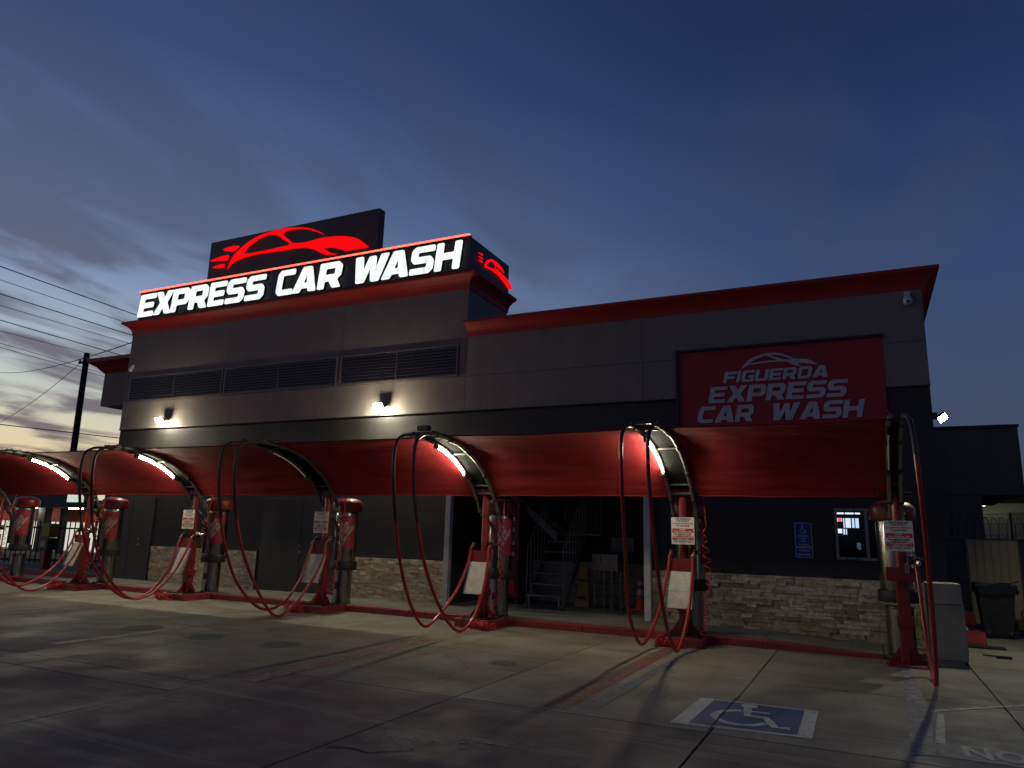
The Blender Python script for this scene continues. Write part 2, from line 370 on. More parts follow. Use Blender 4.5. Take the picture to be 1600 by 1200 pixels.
GL = {
 'E': (.95, [[(0,0),(.92,0),(.92,.215),(.275,.215),(.275,.385),(.86,.385),(.86,.615),(.275,.615),(.275,.785),(.95,.785),(.95,1),(0,1)]]),
 'X': (1.04, [[(0,0),(.35,0),(.52,.30),(.68,0),(1.04,0),(.72,.5),(1.02,1),(.68,1),(.52,.72),(.36,1),(.01,1),(.32,.5)]]),
 'P': (.96, [[(0,0),(.275,0),(.275,.29),(.78,.29),(.96,.45),(.96,.85),(.81,1),(0,1)], [(.275,.51),(.69,.51),(.69,.77),(.275,.77)]]),
 'R': (1.0, [[(0,0),(.275,0),(.275,.275),(.47,.275),(.64,0),(1.0,0),(.80,.33),(.96,.48),(.96,.85),(.81,1),(0,1)], [(.275,.53),(.69,.53),(.69,.77),(.275,.77)]]),
 'S': (.96, [[(0,0),(.80,0),(.96,.15),(.96,.46),(.82,.62),(.275,.62),(.275,.785),(.96,.785),(.96,1),(.15,1),(0,.86),(0,.53),(.13,.385),(.685,.385),(.685,.215),(0,.215)]]),
 'C': (.93, [[(.15,0),(.91,0),(.91,.215),(.275,.215),(.275,.785),(.93,.785),(.93,1),(.15,1),(0,.86),(0,.14)]]),
 'A': (1.12, [[(0,0),(.35,0),(.41,.15),(.73,.15),(.77,0),(1.12,0),(.80,1),(.38,1)], [(.48,.36),(.67,.36),(.60,.70)]]),
 'W': (1.46, [[(0,1),(.15,0),(.50,0),(.70,.55),(.80,0),(1.14,0),(1.46,1),(1.12,1),(.97,.45),(.90,.97),(.62,.97),(.42,.45),(.34,1)]]),
 'H': (1.0, [[(0,0),(.275,0),(.275,.38),(.725,.38),(.725,0),(1,0),(1,1),(.725,1),(.725,.62),(.275,.62),(.275,1),(0,1)]]),
 'F': (.93, [[(0,0),(.275,0),(.275,.34),(.86,.34),(.86,.58),(.275,.58),(.275,.74),(.93,.74),(.93,1),(0,1)]]),
 'I': (.30, [[(0,0),(.275,0),(.275,1),(0,1)]]),
 'G': (.96, [[(.15,0),(.96,0),(.96,.58),(.5,.58),(.5,.38),(.725,.38),(.69,.215),(.275,.215),(.275,.785),(.93,.785),(.93,1),(.15,1),(0,.86),(0,.14)]]),
 'U': (.98, [[(.15,0),(.83,0),(.98,.14),(.98,1),(.705,1),(.705,.215),(.275,.215),(.275,1),(0,1),(0,.14)]]),
 'O': (.98, [[(.15,0),(.83,0),(.98,.14),(.98,.86),(.83,1),(.15,1),(0,.86),(0,.14)], [(.275,.215),(.705,.215),(.705,.785),(.275,.785)]]),
}
def letter(ch, x0, x1, z0, z1, y, thick, shear, m, parent, name='letter', rr=.055):
    w, outs = GL[ch]; sx = (x1-x0)/w; sz = z1-z0
    sp = [[(x0+gx*sx+gz*sz*shear, z0+gz*sz) for gx, gz in rounded(o, rr)] for o in outs]
    return curve_mesh(name, sp, thick, m, parent, lambda a, b, d: (a, y-d, b))

# ================================================================== SETTING
# ---- ground
one(MB().quad((-400,-300,-.06),(400,-300,-.06),(400,600,-.06),(-400,600,-.06)), 'ground', m_ground, None, None, kind='structure')
lot = MB().quad((-46,-8,-.045),(16,-8,-.045),(16,34,-.045),(-46,34,-.045)).build('parking_lot', m_gap); tag(lot, 'stained concrete car park slabs in front of the building', kind='structure')
XJ = [1.25-2.62*k for k in range(-4, 18)][::-1]
def slab(x0, x1, y0, y1, m=m_slab, parent=None, z=0.0, name='concrete_slab', g=.008):
    b = MB(); c = .005
    x0 += g; x1 -= g; y0 += g; y1 -= g
    b.add([(x0,y0,z-.05),(x1,y0,z-.05),(x1,y1,z-.05),(x0,y1,z-.05),(x0,y0,z-c),(x1,y0,z-c),(x1,y1,z-c),(x0,y1,z-c),(x0+c,y0+c,z),(x1-c,y0+c,z),(x1-c,y1-c,z),(x0+c,y1-c,z)],
          [(0,1,5,4),(1,2,6,5),(2,3,7,6),(3,0,4,7),(4,5,9,8),(5,6,10,9),(6,7,11,10),(7,4,8,11),(8,9,10,11)])
    return b.build(name, m, parent)
for a, b in zip(XJ[:-1], XJ[1:]):
    rows = [-6, -1, 2.6, 7.0, 9.78, 12.86] if a > -6.7 else [-6, -1, 2.6, 5.62, 6.12, 9.3, 12.86]
    for c, d in zip(rows[:-1], rows[1:]): slab(a, b, c, d, parent=lot)
for a, b in ((1.25, 3.87), (3.87, 6.5), (6.5, 12)):
    for c, d in ((12.86, 15.5), (15.5, 18.8)): slab(a, b, c, d, parent=lot)
for a, b in ((-23.0, -20.38), (-25.6, -23.0), (-30, -25.6), (-36, -30)):
    for c, d in ((12.86, 15.5), (15.5, 19)): slab(a, b, c, d, parent=lot)
# ---- sidewalk and red kerb (drops to the lot at its right end)
walk = thing('sidewalk', None, None, (-10, 13.5, 0), kind='structure')
KY0, KY1, WZ = 12.80, 12.95, .13
def wz(x): return WZ if x < -1.6 else max(.04, WZ-(x+1.6)/1.8*.09)
xs = [-20.3, -17.7, -15.1, -12.5, -9.9, -7.3, -4.7, -1.6, .15]
for a, b in zip(xs[:-1], xs[1:]):
    for (ya, yb, nm, mm) in ((KY1, 14.30, 'walk_slab', m_walk), (KY0, KY1-.004, 'kerb_stone', m_kerb)):
        a2, b2 = a+.005, b-.005; za, zb = wz(a), wz(b)
        if nm == 'kerb_stone':
            mb = MB(); cb = .02
            mb.prism([(a2,ya,-.04),(a2,yb,-.04),(a2,yb,za),(a2,ya+cb,za),(a2,ya,za-cb)], (b2-a2,0,0))
            for i in range(5, 10):
                x, y, z = mb.v[i]
                if z > 0: mb.v[i] = (x, y, z-za+zb)
            mb.build(nm, mm, walk)
        else:
            MB().add([(a2,ya,-.04),(b2,ya,-.04),(b2,yb,-.04),(a2,yb,-.04),(a2,ya,za),(b2,ya,zb),(b2,yb,zb),(a2,yb,za)],[(3,2,1,0),(4,5,6,7),(0,1,5,4),(1,2,6,5),(2,3,7,6),(3,0,4,7)]).build(nm, mm, walk)
MB().box(-8.6, -3.7, 14.305, 16.9, -.04, WZ-.004).build('alcove_floor', m_walk, walk)
MB().box(.16, 1.22, 12.96, 14.30, -.04, .035).build('walk_slab', m_walk, walk)
# stall-end bumps of the kerb are built with the stands (COLX)
COLX = {'a': .455, 'b': -2.75, 'c': -6.53, 'd': -10.38, 'e': -14.37, 'f': -18.28, 'g': -22.2}
for k, x in COLX.items():
    if k == 'a': continue
    MB().bbox(x-.42, x+.34, 12.05, 12.795, -.04, .15, .015).build('kerb_bump', m_kerb, walk)
for a, b in ((-22.6, -20.31), (-27, -22.61)):
    MB().bbox(a, b, KY0, KY1, -.04, WZ, .015).build('kerb_stone', m_kerb, walk)
isl = thing('planter_island', None, None, (-24, 15.1, 0), kind='structure')
MB().bbox(-29.0, -20.6, 14.75, 14.95, -.04, .16, .015).build('kerb_stone', m_kerb, isl)
MB().box(-29.0, -20.6, 14.951, 18.5, -.04, .09).build('gravel_bed', mat('gravel', (.2, .18, .15), .9, var=.5, scale=60, bump=1, bscale=50), isl)

# ---- painted markings
m_pred = paint('line_red', (.17, .06, .045), CONC, .55); m_pred2 = paint('line_red_worn', (.19, .06, .045), CONC, .47)
m_pblue = paint('line_blue', (.09, .105, .16), CONC, .52); m_pblue2 = paint('pad_blue', (.012, .06, .2), (.11, .13, .17), .58); m_pwhite = paint('line_white', (.6, .6, .54), (.30, .29, .25), .56); m_pwhite2 = paint('line_white_worn', (.42, .42, .4), CONC, .5)
def sheet(name, pts, m, parent=None, z=.004):
    mb = MB(); mb.add([(x, y, z) for x, y in pts], [tuple(range(len(pts)))]); return mb.build(name, m, parent)
marks = thing('painted_markings', None, None, (0, 9, 0), kind='structure')
sheet('red_stripe', [(-3.03,7.12),(-2.80,7.12),(-2.74,12.0),(-2.98,12.0)], m_pred, marks)
sheet('blue_stripe', [(-2.69,7.3),(-2.53,7.3),(-2.42,12.3),(-2.58,12.3)], m_pblue, marks)
sheet('red_stripe', [(-6.45,6.4),(-6.2,6.4),(-6.36,12.0),(-6.62,12.0)], m_pred2, marks)
for x in (-10.35, -14.3, -18.2): sheet('red_stripe', [(x-.12,6.8),(x+.1,6.8),(x+.05,12.0),(x-.15,12.0)], m_pred2, marks)
sheet('blue_stripe', [(.22,7.2),(.42,7.3),(.5,9.4),(.44,12.55),(.27,12.55),(.3,9.4)], m_pblue, marks)
sheet('hatch_line', [(.5,9.12),(.5,9.2),(1.9,10.55),(1.9,10.47)], m_pwhite2, marks)
sheet('hatch_line', [(.45,7.3),(.45,7.72),(.5,7.74),(2.4,7.82),(2.4,7.3)], m_pblue, marks)
sheet('hatch_line', [(.44,7.75),(.52,7.75),(.62,9.1),(.56,9.1)], m_pwhite2, marks)
text_mesh('NO', .5, m_pwhite2, marks, lambda x, y, d: (x, y+7.40, .008), 'pavement_lettering', 'LEFT', bold=.03, thick=0.0, width=.46).location.x += .86
# accessible-bay pad
pad = thing('wheelchair_bay_symbol', 'blue and white wheelchair symbol painted on the concrete stall', 'pavement symbol', (-1.15, 7.85, 0))
sheet('border', [(-1.76,7.18),(-.53,7.30),(-.54,8.48),(-1.72,8.45)], m_pwhite, pad, .004)
sheet('field', [(-1.60,7.26),(-.66,7.36),(-.67,8.41),(-1.57,8.39)], m_pblue2, pad, .008)
def strip(pts, w):
    L_, R_ = [], []
    for i, p in enumerate(pts):
        t = (Vector(pts[min(i+1,len(pts)-1)])-Vector(pts[max(i-1,0)])).normalized(); n = Vector((-t.y, t.x))*w/2
        L_.append(tuple(Vector(p)+n)); R_.append(tuple(Vector(p)-n))
    return L_+R_[::-1]
def sheetstrip(name, pts, w, z=.012):
    n = len(pts); s = strip(pts, w); mb = MB(); mb.add([(x, y, z) for x, y in s], [(i, i+1, 2*n-2-i, 2*n-1-i) for i in range(n-1)]); return mb.build(name, m_pwhite, pad)
sheetstrip('wheel', [(-1.19+.25*math.cos(R(a)), 7.72+.30*math.sin(R(a))) for a in range(100, 345, 12)], .075)
sheetstrip('body', [(-1.20,8.22),(-1.17,7.98),(-1.15,7.83),(-.98,7.84),(-.93,7.70),(-.86,7.50),(-.73,7.52)], .08)
sheetstrip('arm', [(-1.17,8.02),(-.96,8.04)], .06, .0135)
sheet('head', [(-1.19+.09*math.cos(R(a)), 8.28+.085*math.sin(R(a))) for a in range(0, 360, 30)], m_pwhite, pad, .012)
sheet('joint_sealant', [(-1.385,7.0),(-1.373,7.0),(-1.373,8.6),(-1.385,8.6)], m_gap, pad, .016)
# manhole covers and a valve lid
def manhole(x, y, r, label):
    t = thing('manhole_cover', label, 'manhole cover', (x, y, 0), 'round iron lids set in the car park')
    mi = mat('manhole_iron', (.185, .17, .14), .75, metal=.0, var=.3, scale=20)
    MB().lathe([(r*1.12,.001),(r*1.12,.006),(r*1.02,.006),(r*1.02,.002)], (x,y,0), 32).build('rim', mi, t)
    mb = MB().lathe([(0,.006),(r,.006),(r,.001)], (x,y,0), 32)
    mb.build('lid', mi, t)
    for k in range(-3, 4):
        w = math.sqrt(max(.01, (r*.85)**2-(k*r*.24)**2)); MB().box(x-w, x+w, y+k*r*.24-.012, y+k*r*.24+.012, .0062, .011).build('rib', mi, t)
manhole(-10.9, 8.6, .29, 'round iron manhole cover farthest left in the stalls')
manhole(-9.32, 8.5, .29, 'round iron manhole cover in the middle of the left three')
manhole(-7.88, 8.6, .28, 'round iron manhole cover nearest the stained red stripe')
manhole(-4.46, 9.13, .17, 'small round iron valve lid in front of the stairs')
# cracks and paint splashes
sp_m = mat('spilled_paint', (.4, .38, .34), .7, var=.2)
spl = thing('paint_spill', 'scattered pale paint spill flecks on the brown concrete foreground', 'paint spill', (-3.3, 5.4, 0), kind='stuff')
mb = MB()
placed = []
for i in range(160):
    x = random.gauss(-3.25, .26); y = 5.45+(x+3.3)*.45+random.gauss(0, .09); q = random.uniform(.005, .017)*(1.9 if i < 8 else 1); a0 = random.random()*6; st = random.uniform(1, 2.6)
    if any(abs(x-u) < (q*st+w)*1.25 and abs(y-v) < (q*1.3+w)*1.1 for u, v, w in placed): continue
    placed.append((x, y, q*st))
    mb.add([(x+q*st*math.cos(a0+k*1.05)*random.uniform(.6, 1.2), y+q*math.sin(a0+k*1.05)*random.uniform(.6, 1.2), .006) for k in range(6)], [tuple(range(6))])
mb.build('paint_fleck', sp_m, spl)
sheetx = MB(); pts = crom([(-3.95,4.9,0),(-3.75,4.98,0),(-3.6,4.95,0),(-3.45,5.05,0),(-3.3,5.2,0)], 6)
for p, q in zip(pts[:-1], pts[1:]):
    w = .006+.006*random.random(); sheetx.quad((p.x,p.y-w,.0045),(q.x,q.y-w,.0045),(q.x,q.y+w,.0045),(p.x,p.y+w,.0045))
sheetx.build('crack', m_gap, marks)

# ================================================================== BUILDING
BY = 14.31
B_ = thing('car_wash_building', 'grey and charcoal car wash building with red cornices and stone base', 'building', (-9.5, 16, 0))
LX, RX, TX = -20.3, 1.22, -8.22
BAND = 4.49
# upper grey wall panels
brk = [LX, -16.04, -11.95, TX]
for a, b in zip(brk[:-1], brk[1:]):
    MB().box(a+.004, b-.004, BY, 14.6, BAND, 5.30).build('wall_panel', m_grey, B_)
    MB().box(a+.004, b-.004, BY, 14.6, 5.308, 7.56).build('wall_panel', m_grey, B_)
for a, b in ((TX, -3.97), (-3.97, RX)):
    MB().box(a+.004, b-.004, BY, 14.6, BAND, 5.30).build('wall_panel', m_grey, B_)
    MB().box(a+.004, b-.004, BY, 14.6, 5.308, 6.35).build('wall_panel', m_grey, B_)
MB().box(LX+.01, TX-.01, 14.601, 16.4, 2.6, 7.78).build('tower_core', m_grey, B_)
MB().box(TX+.0, RX-.006, 14.601, 26, 3.2, 6.36).build('wing_core', m_grey, B_)
MB().box(LX, TX, 16.9, 26, 0, 5.6).build('rear_core', m_grey, B_)
# charcoal lower walls (left, right with window opening)
d0 = BY+.03
MB().box(LX+.01, -8.5, d0, 14.9, 0, BAND-.004).build('wall', m_dark, B_)
WX0, WX1, WZ0, WZ1 = -.47, .62, 1.42, 2.32
mb = MB()
mb.box(-3.85, WX0, d0, 14.9, 0, BAND-.004); mb.box(WX1, RX-.01, d0, 14.9, 0, BAND-.004)
mb.box(WX0, WX1, d0, 14.9, 0, WZ0); mb.box(WX0, WX1, d0, 14.9, WZ1, BAND-.004)
mb.build('wall', m_dark, B_)
MB().box(-8.5, -3.85, d0, 14.9, 3.2, BAND-.004).build('alcove_lintel', m_dark, B_)
MB().box(-8.6, -3.75, 16.85, 17.0, 0, 3.3).build('alcove_wall', m_dark, B_)
MB().box(-8.8, -8.51, 14.901, 16.85, 0, 3.3).build('alcove_wall', m_dark, B_)
MB().box(-3.84, -3.6, 14.901, 16.85, 0, 3.3).build('alcove_wall', m_dark, B_)
MB().box(-8.5, -3.85, 14.901, 16.84, 3.2, 3.3).build('alcove_ceiling', m_dark, B_)
# metal flashing between grey and charcoal
MB().box(LX, -3.24, BY-.03, BY+.028, BAND-.022, BAND-.003).build('flashing', m_trim, B_)
MB().box(.54, RX, BY-.03, BY+.028, BAND-.022, BAND-.003).build('flashing', m_trim, B_)
# side of the right wing
MB().box(RX-.25, RX-.008, 14.901, 26, 0, 3.19).build('wall', m_dark, B_)

def cornice(name, x0, x1, yb_l, yb_r, z0, z1, proj, left=True, right=True):
    H = z1-z0
    prof = [(.0, 0), (.03, .0), (.035, .10*H), (.07, .30*H), (.16, .52*H), (.32, .70*H), (.62, .84*H), (.92, .90*H), (1.0, .92*H), (1.0, H), (0, H)]
    prof = [(.0,0),(.06,0),(.08,.16*H),(.14,.34*H),(.28,.5*H),(.52,.66*H),(.84,.78*H),(1,.82*H),(1,H),(0,H)]
    rings = []
    def ring(cx, cy, nx, ny): rings.append([(cx+nx*p*proj, cy+ny*p*proj, z0+q) for p, q in prof])
    if left: ring(x0, yb_l, -1, 0); ring(x0, BY, -1, -1)
    else: ring(x0, BY, 0, -1)
    if right: ring(x1, BY, 1, -1); ring(x1, yb_r, 1, 0)
    else: ring(x1, BY, 0, -1)
    n = len(prof); mb = MB(); vs = [v for g in rings for v in g]; fs = []
    for i in range(len(rings)-1):
        for k in range(n): fs.append((i*n+k, (i+1)*n+k, (i+1)*n+(k+1) % n, i*n+(k+1) % n))
    fs += [tuple(range(n)), tuple(range((len(rings)-1)*n+n-1, (len(rings)-1)*n-1, -1))]
    mb.add(vs, fs); o = mb.build(name, m_corn, B_); return o
cornice('cornice', LX, TX, 16.4, 16.42, 7.48, 7.86, .26)
cornice('cornice', TX+.03, RX, 24, 26, 6.27, 6.60, .28, left=False)
MB().box(LX-.0, TX, 14.33, 16.38, 7.785, 7.96).build('tower_parapet', m_signbox, B_)
# overhanging block on the left end with its own cornice
MB().box(-23.3, LX-.005, 15.6, 18.2, 5.6, 6.75).build('side_overhang', m_grey, B_)
mb = MB(); 
pr = [(0,0),(.1,.08),(.2,.2),(.42,.33),(.42,.46),(0,.46)]
mb.add([v for (cx, cy, nx, ny) in ((LX-.01,15.6,0,-1),(-23.3,15.6,-1,-1),(-23.3,18.2,-1,0)) for v in [(cx+nx*p, cy+ny*p, 6.74+q) for p, q in pr]],
       [(i*6+k, (i+1)*6+k, (i+1)*6+(k+1)%6, i*6+(k+1)%6) for i in range(2) for k in range(6)]+[tuple(range(6)), tuple(range(17,11,-1))]); mb.build('cornice', m_corn, B_)

# louvre vents
for x0, x1 in ((-20.04, -16.18), (-16.02, -12.09), (-11.90, -8.47)):
    z0, z1 = 5.36, 6.06
    v = MB().box(x0, x1, BY-.006, BY+.004, z0, z1).build('louvre_vent', m_void, B_)
    fr = MB(); fr.box(x0-.04, x1+.04, BY-.035, BY-.001, z1, z1+.04); fr.box(x0-.04, x1+.04, BY-.035, BY-.001, z0-.04, z0); fr.box(x0-.04, x0, BY-.033, BY-.001, z0, z1); fr.box(x1, x1+.04, BY-.033, BY-.001, z0, z1)
    fr.build('vent_frame', m_slat, v)
    n = 9; sh = None
    for k in range(n):
        zz = z0+(k+.5)*(z1-z0)/n
        s_ = MB().prism([(x0,BY-.008,zz+.030),(x0,BY-.036,zz-.026),(x0,BY-.036,zz-.032),(x0,BY-.008,zz+.022)], (x1-x0,0,0)).build('slat', m_slat, v)
    MB().box((x0+x1)/2-.012, (x0+x1)/2+.012, BY-.033, BY-.007, z0, z1).build('mullion', m_slat, v)

# doors
def door(x0, x1, z1, hx, n=2):
    d = MB().box(x0-.06, x1+.06, d0-.012, d0-.001, WZ, z1+.06).build('door', m_trim, B_)
    w = (x1-x0)/n
    for k in range(n):
        MB().bbox(x0+k*w+.008, x0+(k+1)*w-.008, d0-.05, d0-.013, WZ+.015, z1, .006).build('door_leaf', m_door, d)
    for hz, rr in ((1.28, .032), (1.12, .04)):
        MB().tube([(hx, d0-.051, hz), (hx, d0-.085, hz)], rr, 12).build('door_lock', m_chrome, d)
    MB().tube([(hx, d0-.088, 1.12), (hx+.11, d0-.088, 1.115)], .012, 8).build('door_handle', m_chrome, d)
    MB().box(x0, x1, d0-.06, d0-.013, WZ-.0, WZ+.014).build('threshold', m_steel, d)
door(-20.1, -18.25, 2.45, -18.72, 2)
door(-14.1, -11.45, 2.45, -12.75, 2)

# stone wainscots: each ledge stone its own piece where it shows, the far ones joined
umesh = []
for k in range(8):
    mb = MB(); j = lambda a: a+random.uniform(-.05, .05)
    bm = bmesh.new(); bmesh.ops.create_cube(bm, size=1); bmesh.ops.subdivide_edges(bm, edges=[e for e in bm.edges if abs((e.verts[0].co-e.verts[1].co).x) > .5], cuts=2)
    for v in bm.verts:
        if v.co.y < 0: v.co += Vector((random.uniform(-.012, .012), random.uniform(-.18, .1), random.uniform(-.07, .07)))
    bm.normal_update(); me = bpy.data.meshes.new('stone'); bm.to_mesh(me); bm.free(); me.materials.append(m_stone); umesh.append(me)
def stones(x0, x1, z0, z1, Y, host, joined=False, hmin=.055, hmax=.1, lmin=.14, lmax=.5):
    host_loc = Vector((0, 0, 0)); q = host
    while q: host_loc += Vector(q.location); q = q.parent
    rowsz = [z0]
    while rowsz[-1] < z1-.03: rowsz.append(min(z1, rowsz[-1]+random.uniform(hmin, hmax)))
    mb = MB(); n = 0
    for a, b in zip(rowsz[:-1], rowsz[1:]):
        x = x0
        while x < x1-.02:
            w = min(random.uniform(lmin, lmax), x1-x)
            if x1-x-w < .08: w = x1-x
            dpt = random.uniform(.05, .085)
            me = random.choice(umesh); g = .004
            sc = (w-g, dpt, (b-a)-g); c = (x+w/2, Y-dpt/2+.02, (a+b)/2)
            if joined:
                mb.add([(c[0]+v.co.x*sc[0], c[1]+v.co.y*sc[1], c[2]+v.co.z*sc[2]) for v in me.vertices], [tuple(p.vertices) for p in me.polygons])
            else:
                o = bpy.data.objects.new('stone', me); COL.objects.link(o); o.parent = host; o.location = Vector(c)-host_loc; o.scale = sc; n += 1
            x += w
    if joined:
        o = mb.build('stone_mass', m_stone2, host); o['kind'] = 'stuff'
    return n
m_stone2 = mat('ledge_stone_far', (.54, .45, .31), .85, var=.45, scale=9, bump=.8, bscale=30, stretch=(.5, 1, 2.2))
def wains(x0, x1, z1, Y, joined, **kw):
    w = MB().box(x0, x1, Y-.002, Y+.03, WZ if not joined else 0.1, z1).build('stone_wainscot', m_mortar, B_)
    stones(x0+.004, x1-.004, .02 if x1 > 0 else WZ, z1, Y-.022, w, joined, **kw)
    MB().box(x0, x1, Y-.05, Y+.03, z1+.003, z1+.03).build('ledge_cap', m_trim, w)
wains(-3.80, RX-.02, 1.09, d0-.002, False, hmin=.048, hmax=.085, lmin=.16, lmax=.56)
wains(-11.33, -8.5, 1.09, d0-.002, True, hmin=.05, hmax=.085, lmin=.16, lmax=.5)
wains(-18.17, -14.22, 1.09, d0-.002, True)
wains(-8.5, -3.86, 1.09, 16.84, True)
# white posts of the alcove opening
for x in (-8.42, -3.86): MB().bbox(x-.065, x+.065, 14.13, 14.26, WZ, 2.9, .008).build('post', m_steel, B_)

# window with bars, menu screens glowing inside
wd = MB().box(WX0+.01, WX1-.01, 15.6, 15.62, WZ0, WZ1).build('window', m_void, B_)
room = MB(); room.box(WX0-.25, WX1+.25, 15.63, 15.7, .9, 2.9); room.build('room_back', m_far_dark, wd)
fr = MB(); y0, y1 = d0-.03, d0+.04; t = .045
for a, b in ((WX0, WX0+t), (.04-t*.6, .04+t*.6), (WX1-t, WX1)): fr.box(a, b, y0, y1, WZ0, WZ1)
fr.box(WX0+t, .04-t*.6, y0, y1, WZ0, WZ0+t); fr.box(.04+t*.6, WX1-t, y0, y1, WZ0, WZ0+t); fr.box(WX0+t, .04-t*.6, y0, y1, WZ1-t, WZ1); fr.box(.04+t*.6, WX1-t, y0, y1, WZ1-t, WZ1)
fr.build('window_frame', mat('frame_alu', (.3, .3, .29), .45, metal=.4), wd)
gl = bpy.data.materials.new('glass'); gl.use_nodes = True; gp = gl.node_tree.nodes['Principled BSDF']; gp.inputs['Base Color'].default_value = (.9, .95, .95, 1); gp.inputs['Roughness'].default_value = .02; gp.inputs['Transmission Weight'].default_value = 1; gp.inputs['IOR'].default_value = 1.05
for a, b in ((WX0+t, .04-t*.6), (.04+t*.6, WX1-t)): MB().box(a, b, d0+.0, d0+.006, WZ0+t, WZ1-t).build('pane', gl, wd)
for x in (-.30, -.14, .2, .36, .5): MB().box(x-.008, x+.008, y0-.03, y0-.012, WZ0-.03, WZ1+.03).build('window_bar', m_iron, wd)
scr = [(-.43,-.03,2.22,2.25,(.85,.9,1)), (-.44,-.33,2.09,2.15,(1,.85,.9)), (-.40,-.34,2.092,2.148,(.8,.1,.18)), (-.31,-.19,1.98,2.15,(.72,.8,1)), (-.17,-.06,1.98,2.15,(.55,.7,1)), (-.43,-.34,1.88,1.96,(.8,.85,1)), (-.32,-.26,1.86,1.96,(.7,.8,1)), (-.12,-.05,1.60,1.72,(.05,.16,.25))]
for i, (a, b, c, d, co) in enumerate(scr):
    yy = 15.2-.003*i; MB().box(a*1.05-.02, b*1.05-.02, yy, yy+.002, 1.68+(c-1.68)*1.05, 1.68+(d-1.68)*1.05).build('menu_screen', glow('screen_%d' % i, co, 1.1 if i < 7 else .5), wd)
MB().box(-.42, -.12, 15.05, 15.3, .9, 1.62).build('counter', m_far_dark, wd)

# roof sign box with lit lettering
SY = 14.25
sg = thing('roof_sign', 'long black roof sign with glowing white wash lettering and red light strip', 'sign', (-14.2, 15.3, 7.86))
MB().box(-20.1, -8.2, SY, 16.38, 7.965, 8.80).build('sign_box', m_signbox, sg)
for w_, cells in (('EXPRESS', [(-20.02,-19.32),(-19.31,-18.55),(-18.55,-17.82),(-17.79,-17.03),(-16.98,-16.33),(-16.28,-15.58),(-15.51,-14.82)]),
                  ('CAR', [(-14.34,-13.74),(-13.74,-12.92),(-12.86,-12.08)]),
                  ('WASH', [(-11.68,-10.62),(-10.76,-9.94),(-9.90,-9.23),(-9.17,-8.46)])):
    for ch, (a, b) in zip(w_, cells):
        L0 = letter(ch, a, b, 7.99, 8.71, SY-.06, .03, .11, m_letter, sg)
        L1 = letter(ch, a, b, 7.99, 8.71, SY-.002, .055, .11, m_sblk, L0, 'letter_return')
MB().box(-20.12, -8.19, SY-.05, SY+.04, 8.802, 8.815).build('light_rail', m_sblk, sg)
for a in range(60):
    x = -20.1+a*(11.9/60); 
led = MB(); led.box(-20.1, -8.21, SY-.065, SY-.01, 8.817, 8.852); led.build('light_strip', m_led, sg)
# small car logo on the right end of the box
def zc_(p, k=3, closed=True): return [(v.x, v.y) for v in crom([(a, b, 0) for a, b in p], k, closed)]
side = [(14.96,8.24),(14.99,8.38),(15.16,8.53),(15.38,8.61),(15.65,8.62),(15.9,8.58),(16.06,8.48),(15.86,8.51),(15.66,8.51),(15.52,8.46),(15.75,8.43),(16.07,8.40),(16.38,8.34),(16.56,8.2),(16.34,8.14),(16.08,8.21),(15.67,8.30),(15.29,8.30),(15.05,8.28)]
def to_side(a, b, d): return (-8.2+.02+d, a, b)
curve_mesh('car_emblem', [zc_(side), zc_([(15.08,8.34),(15.2,8.48),(15.42,8.54),(15.55,8.43),(15.3,8.36)])], .012, m_logo, sg, to_side)
for z in (8.52, 8.42, 8.33): curve_mesh('speed_mark', [[(14.62,z),(14.82,z+.035),(14.86,z+.015),(14.8,z-.02)]], .012, m_logo, sg, to_side)

# tall slab with the red car emblem
lp = thing('logo_panel', 'tall black roof slab carrying a glowing red car outline', 'sign', (-15.2, 15.5, 7.86))
k_ = 15.4/15.6
def sc(p): return [(a*k_, 1.68+(b-1.68)*k_) for a, b in p]
MB().box(-18.6, -11.9, 15.4, 15.66, 8.805, 10.74).build('slab', m_signbox, lp)
outer = sc([(-17.9,9.77),(-17.88,9.94),(-17.74,10.2),(-17.51,10.38),(-17.19,10.57),(-16.81,10.71),(-16.38,10.79),(-15.91,10.82),(-15.43,10.80),(-15.0,10.74),(-14.58,10.63),(-14.24,10.48),(-14.01,10.34),(-14.24,10.44),(-14.52,10.565),(-14.85,10.665),(-15.17,10.71),(-15.45,10.71),(-15.66,10.63),(-15.42,10.41),(-15.22,10.27),(-14.9,10.22),(-14.53,10.22),(-14.17,10.25),(-13.73,10.23),(-13.29,10.17),(-12.9,10.07),(-12.64,9.94),(-12.44,9.78),(-12.34,9.67),(-12.62,9.68),(-12.86,9.67),(-13.12,9.69),(-13.34,9.76),(-13.52,9.83),(-13.74,9.88),(-13.98,9.89),(-13.82,9.78),(-13.68,9.70),(-13.47,9.64),(-13.72,9.65),(-13.99,9.72),(-14.2,9.83),(-14.41,9.94),(-14.69,10.02),(-15.15,10.07),(-15.62,10.07),(-16.19,10.1),(-16.68,10.11),(-17.12,10.09),(-17.46,10.04),(-17.71,9.97),(-17.84,9.86)])
win = sc([(-17.24,10.26),(-17.10,10.40),(-16.84,10.55),(-16.52,10.66),(-16.2,10.69),(-15.9,10.62),(-15.63,10.44),(-15.36,10.24),(-15.83,10.21),(-16.3,10.2),(-16.84,10.195),(-17.14,10.21)])
def to_slab(a, b, d): return (a, 15.4-.03-d, b)
curve_mesh('car_emblem', [zc_(outer, 4), zc_(win, 4)], .012, m_logo, lp, to_slab)
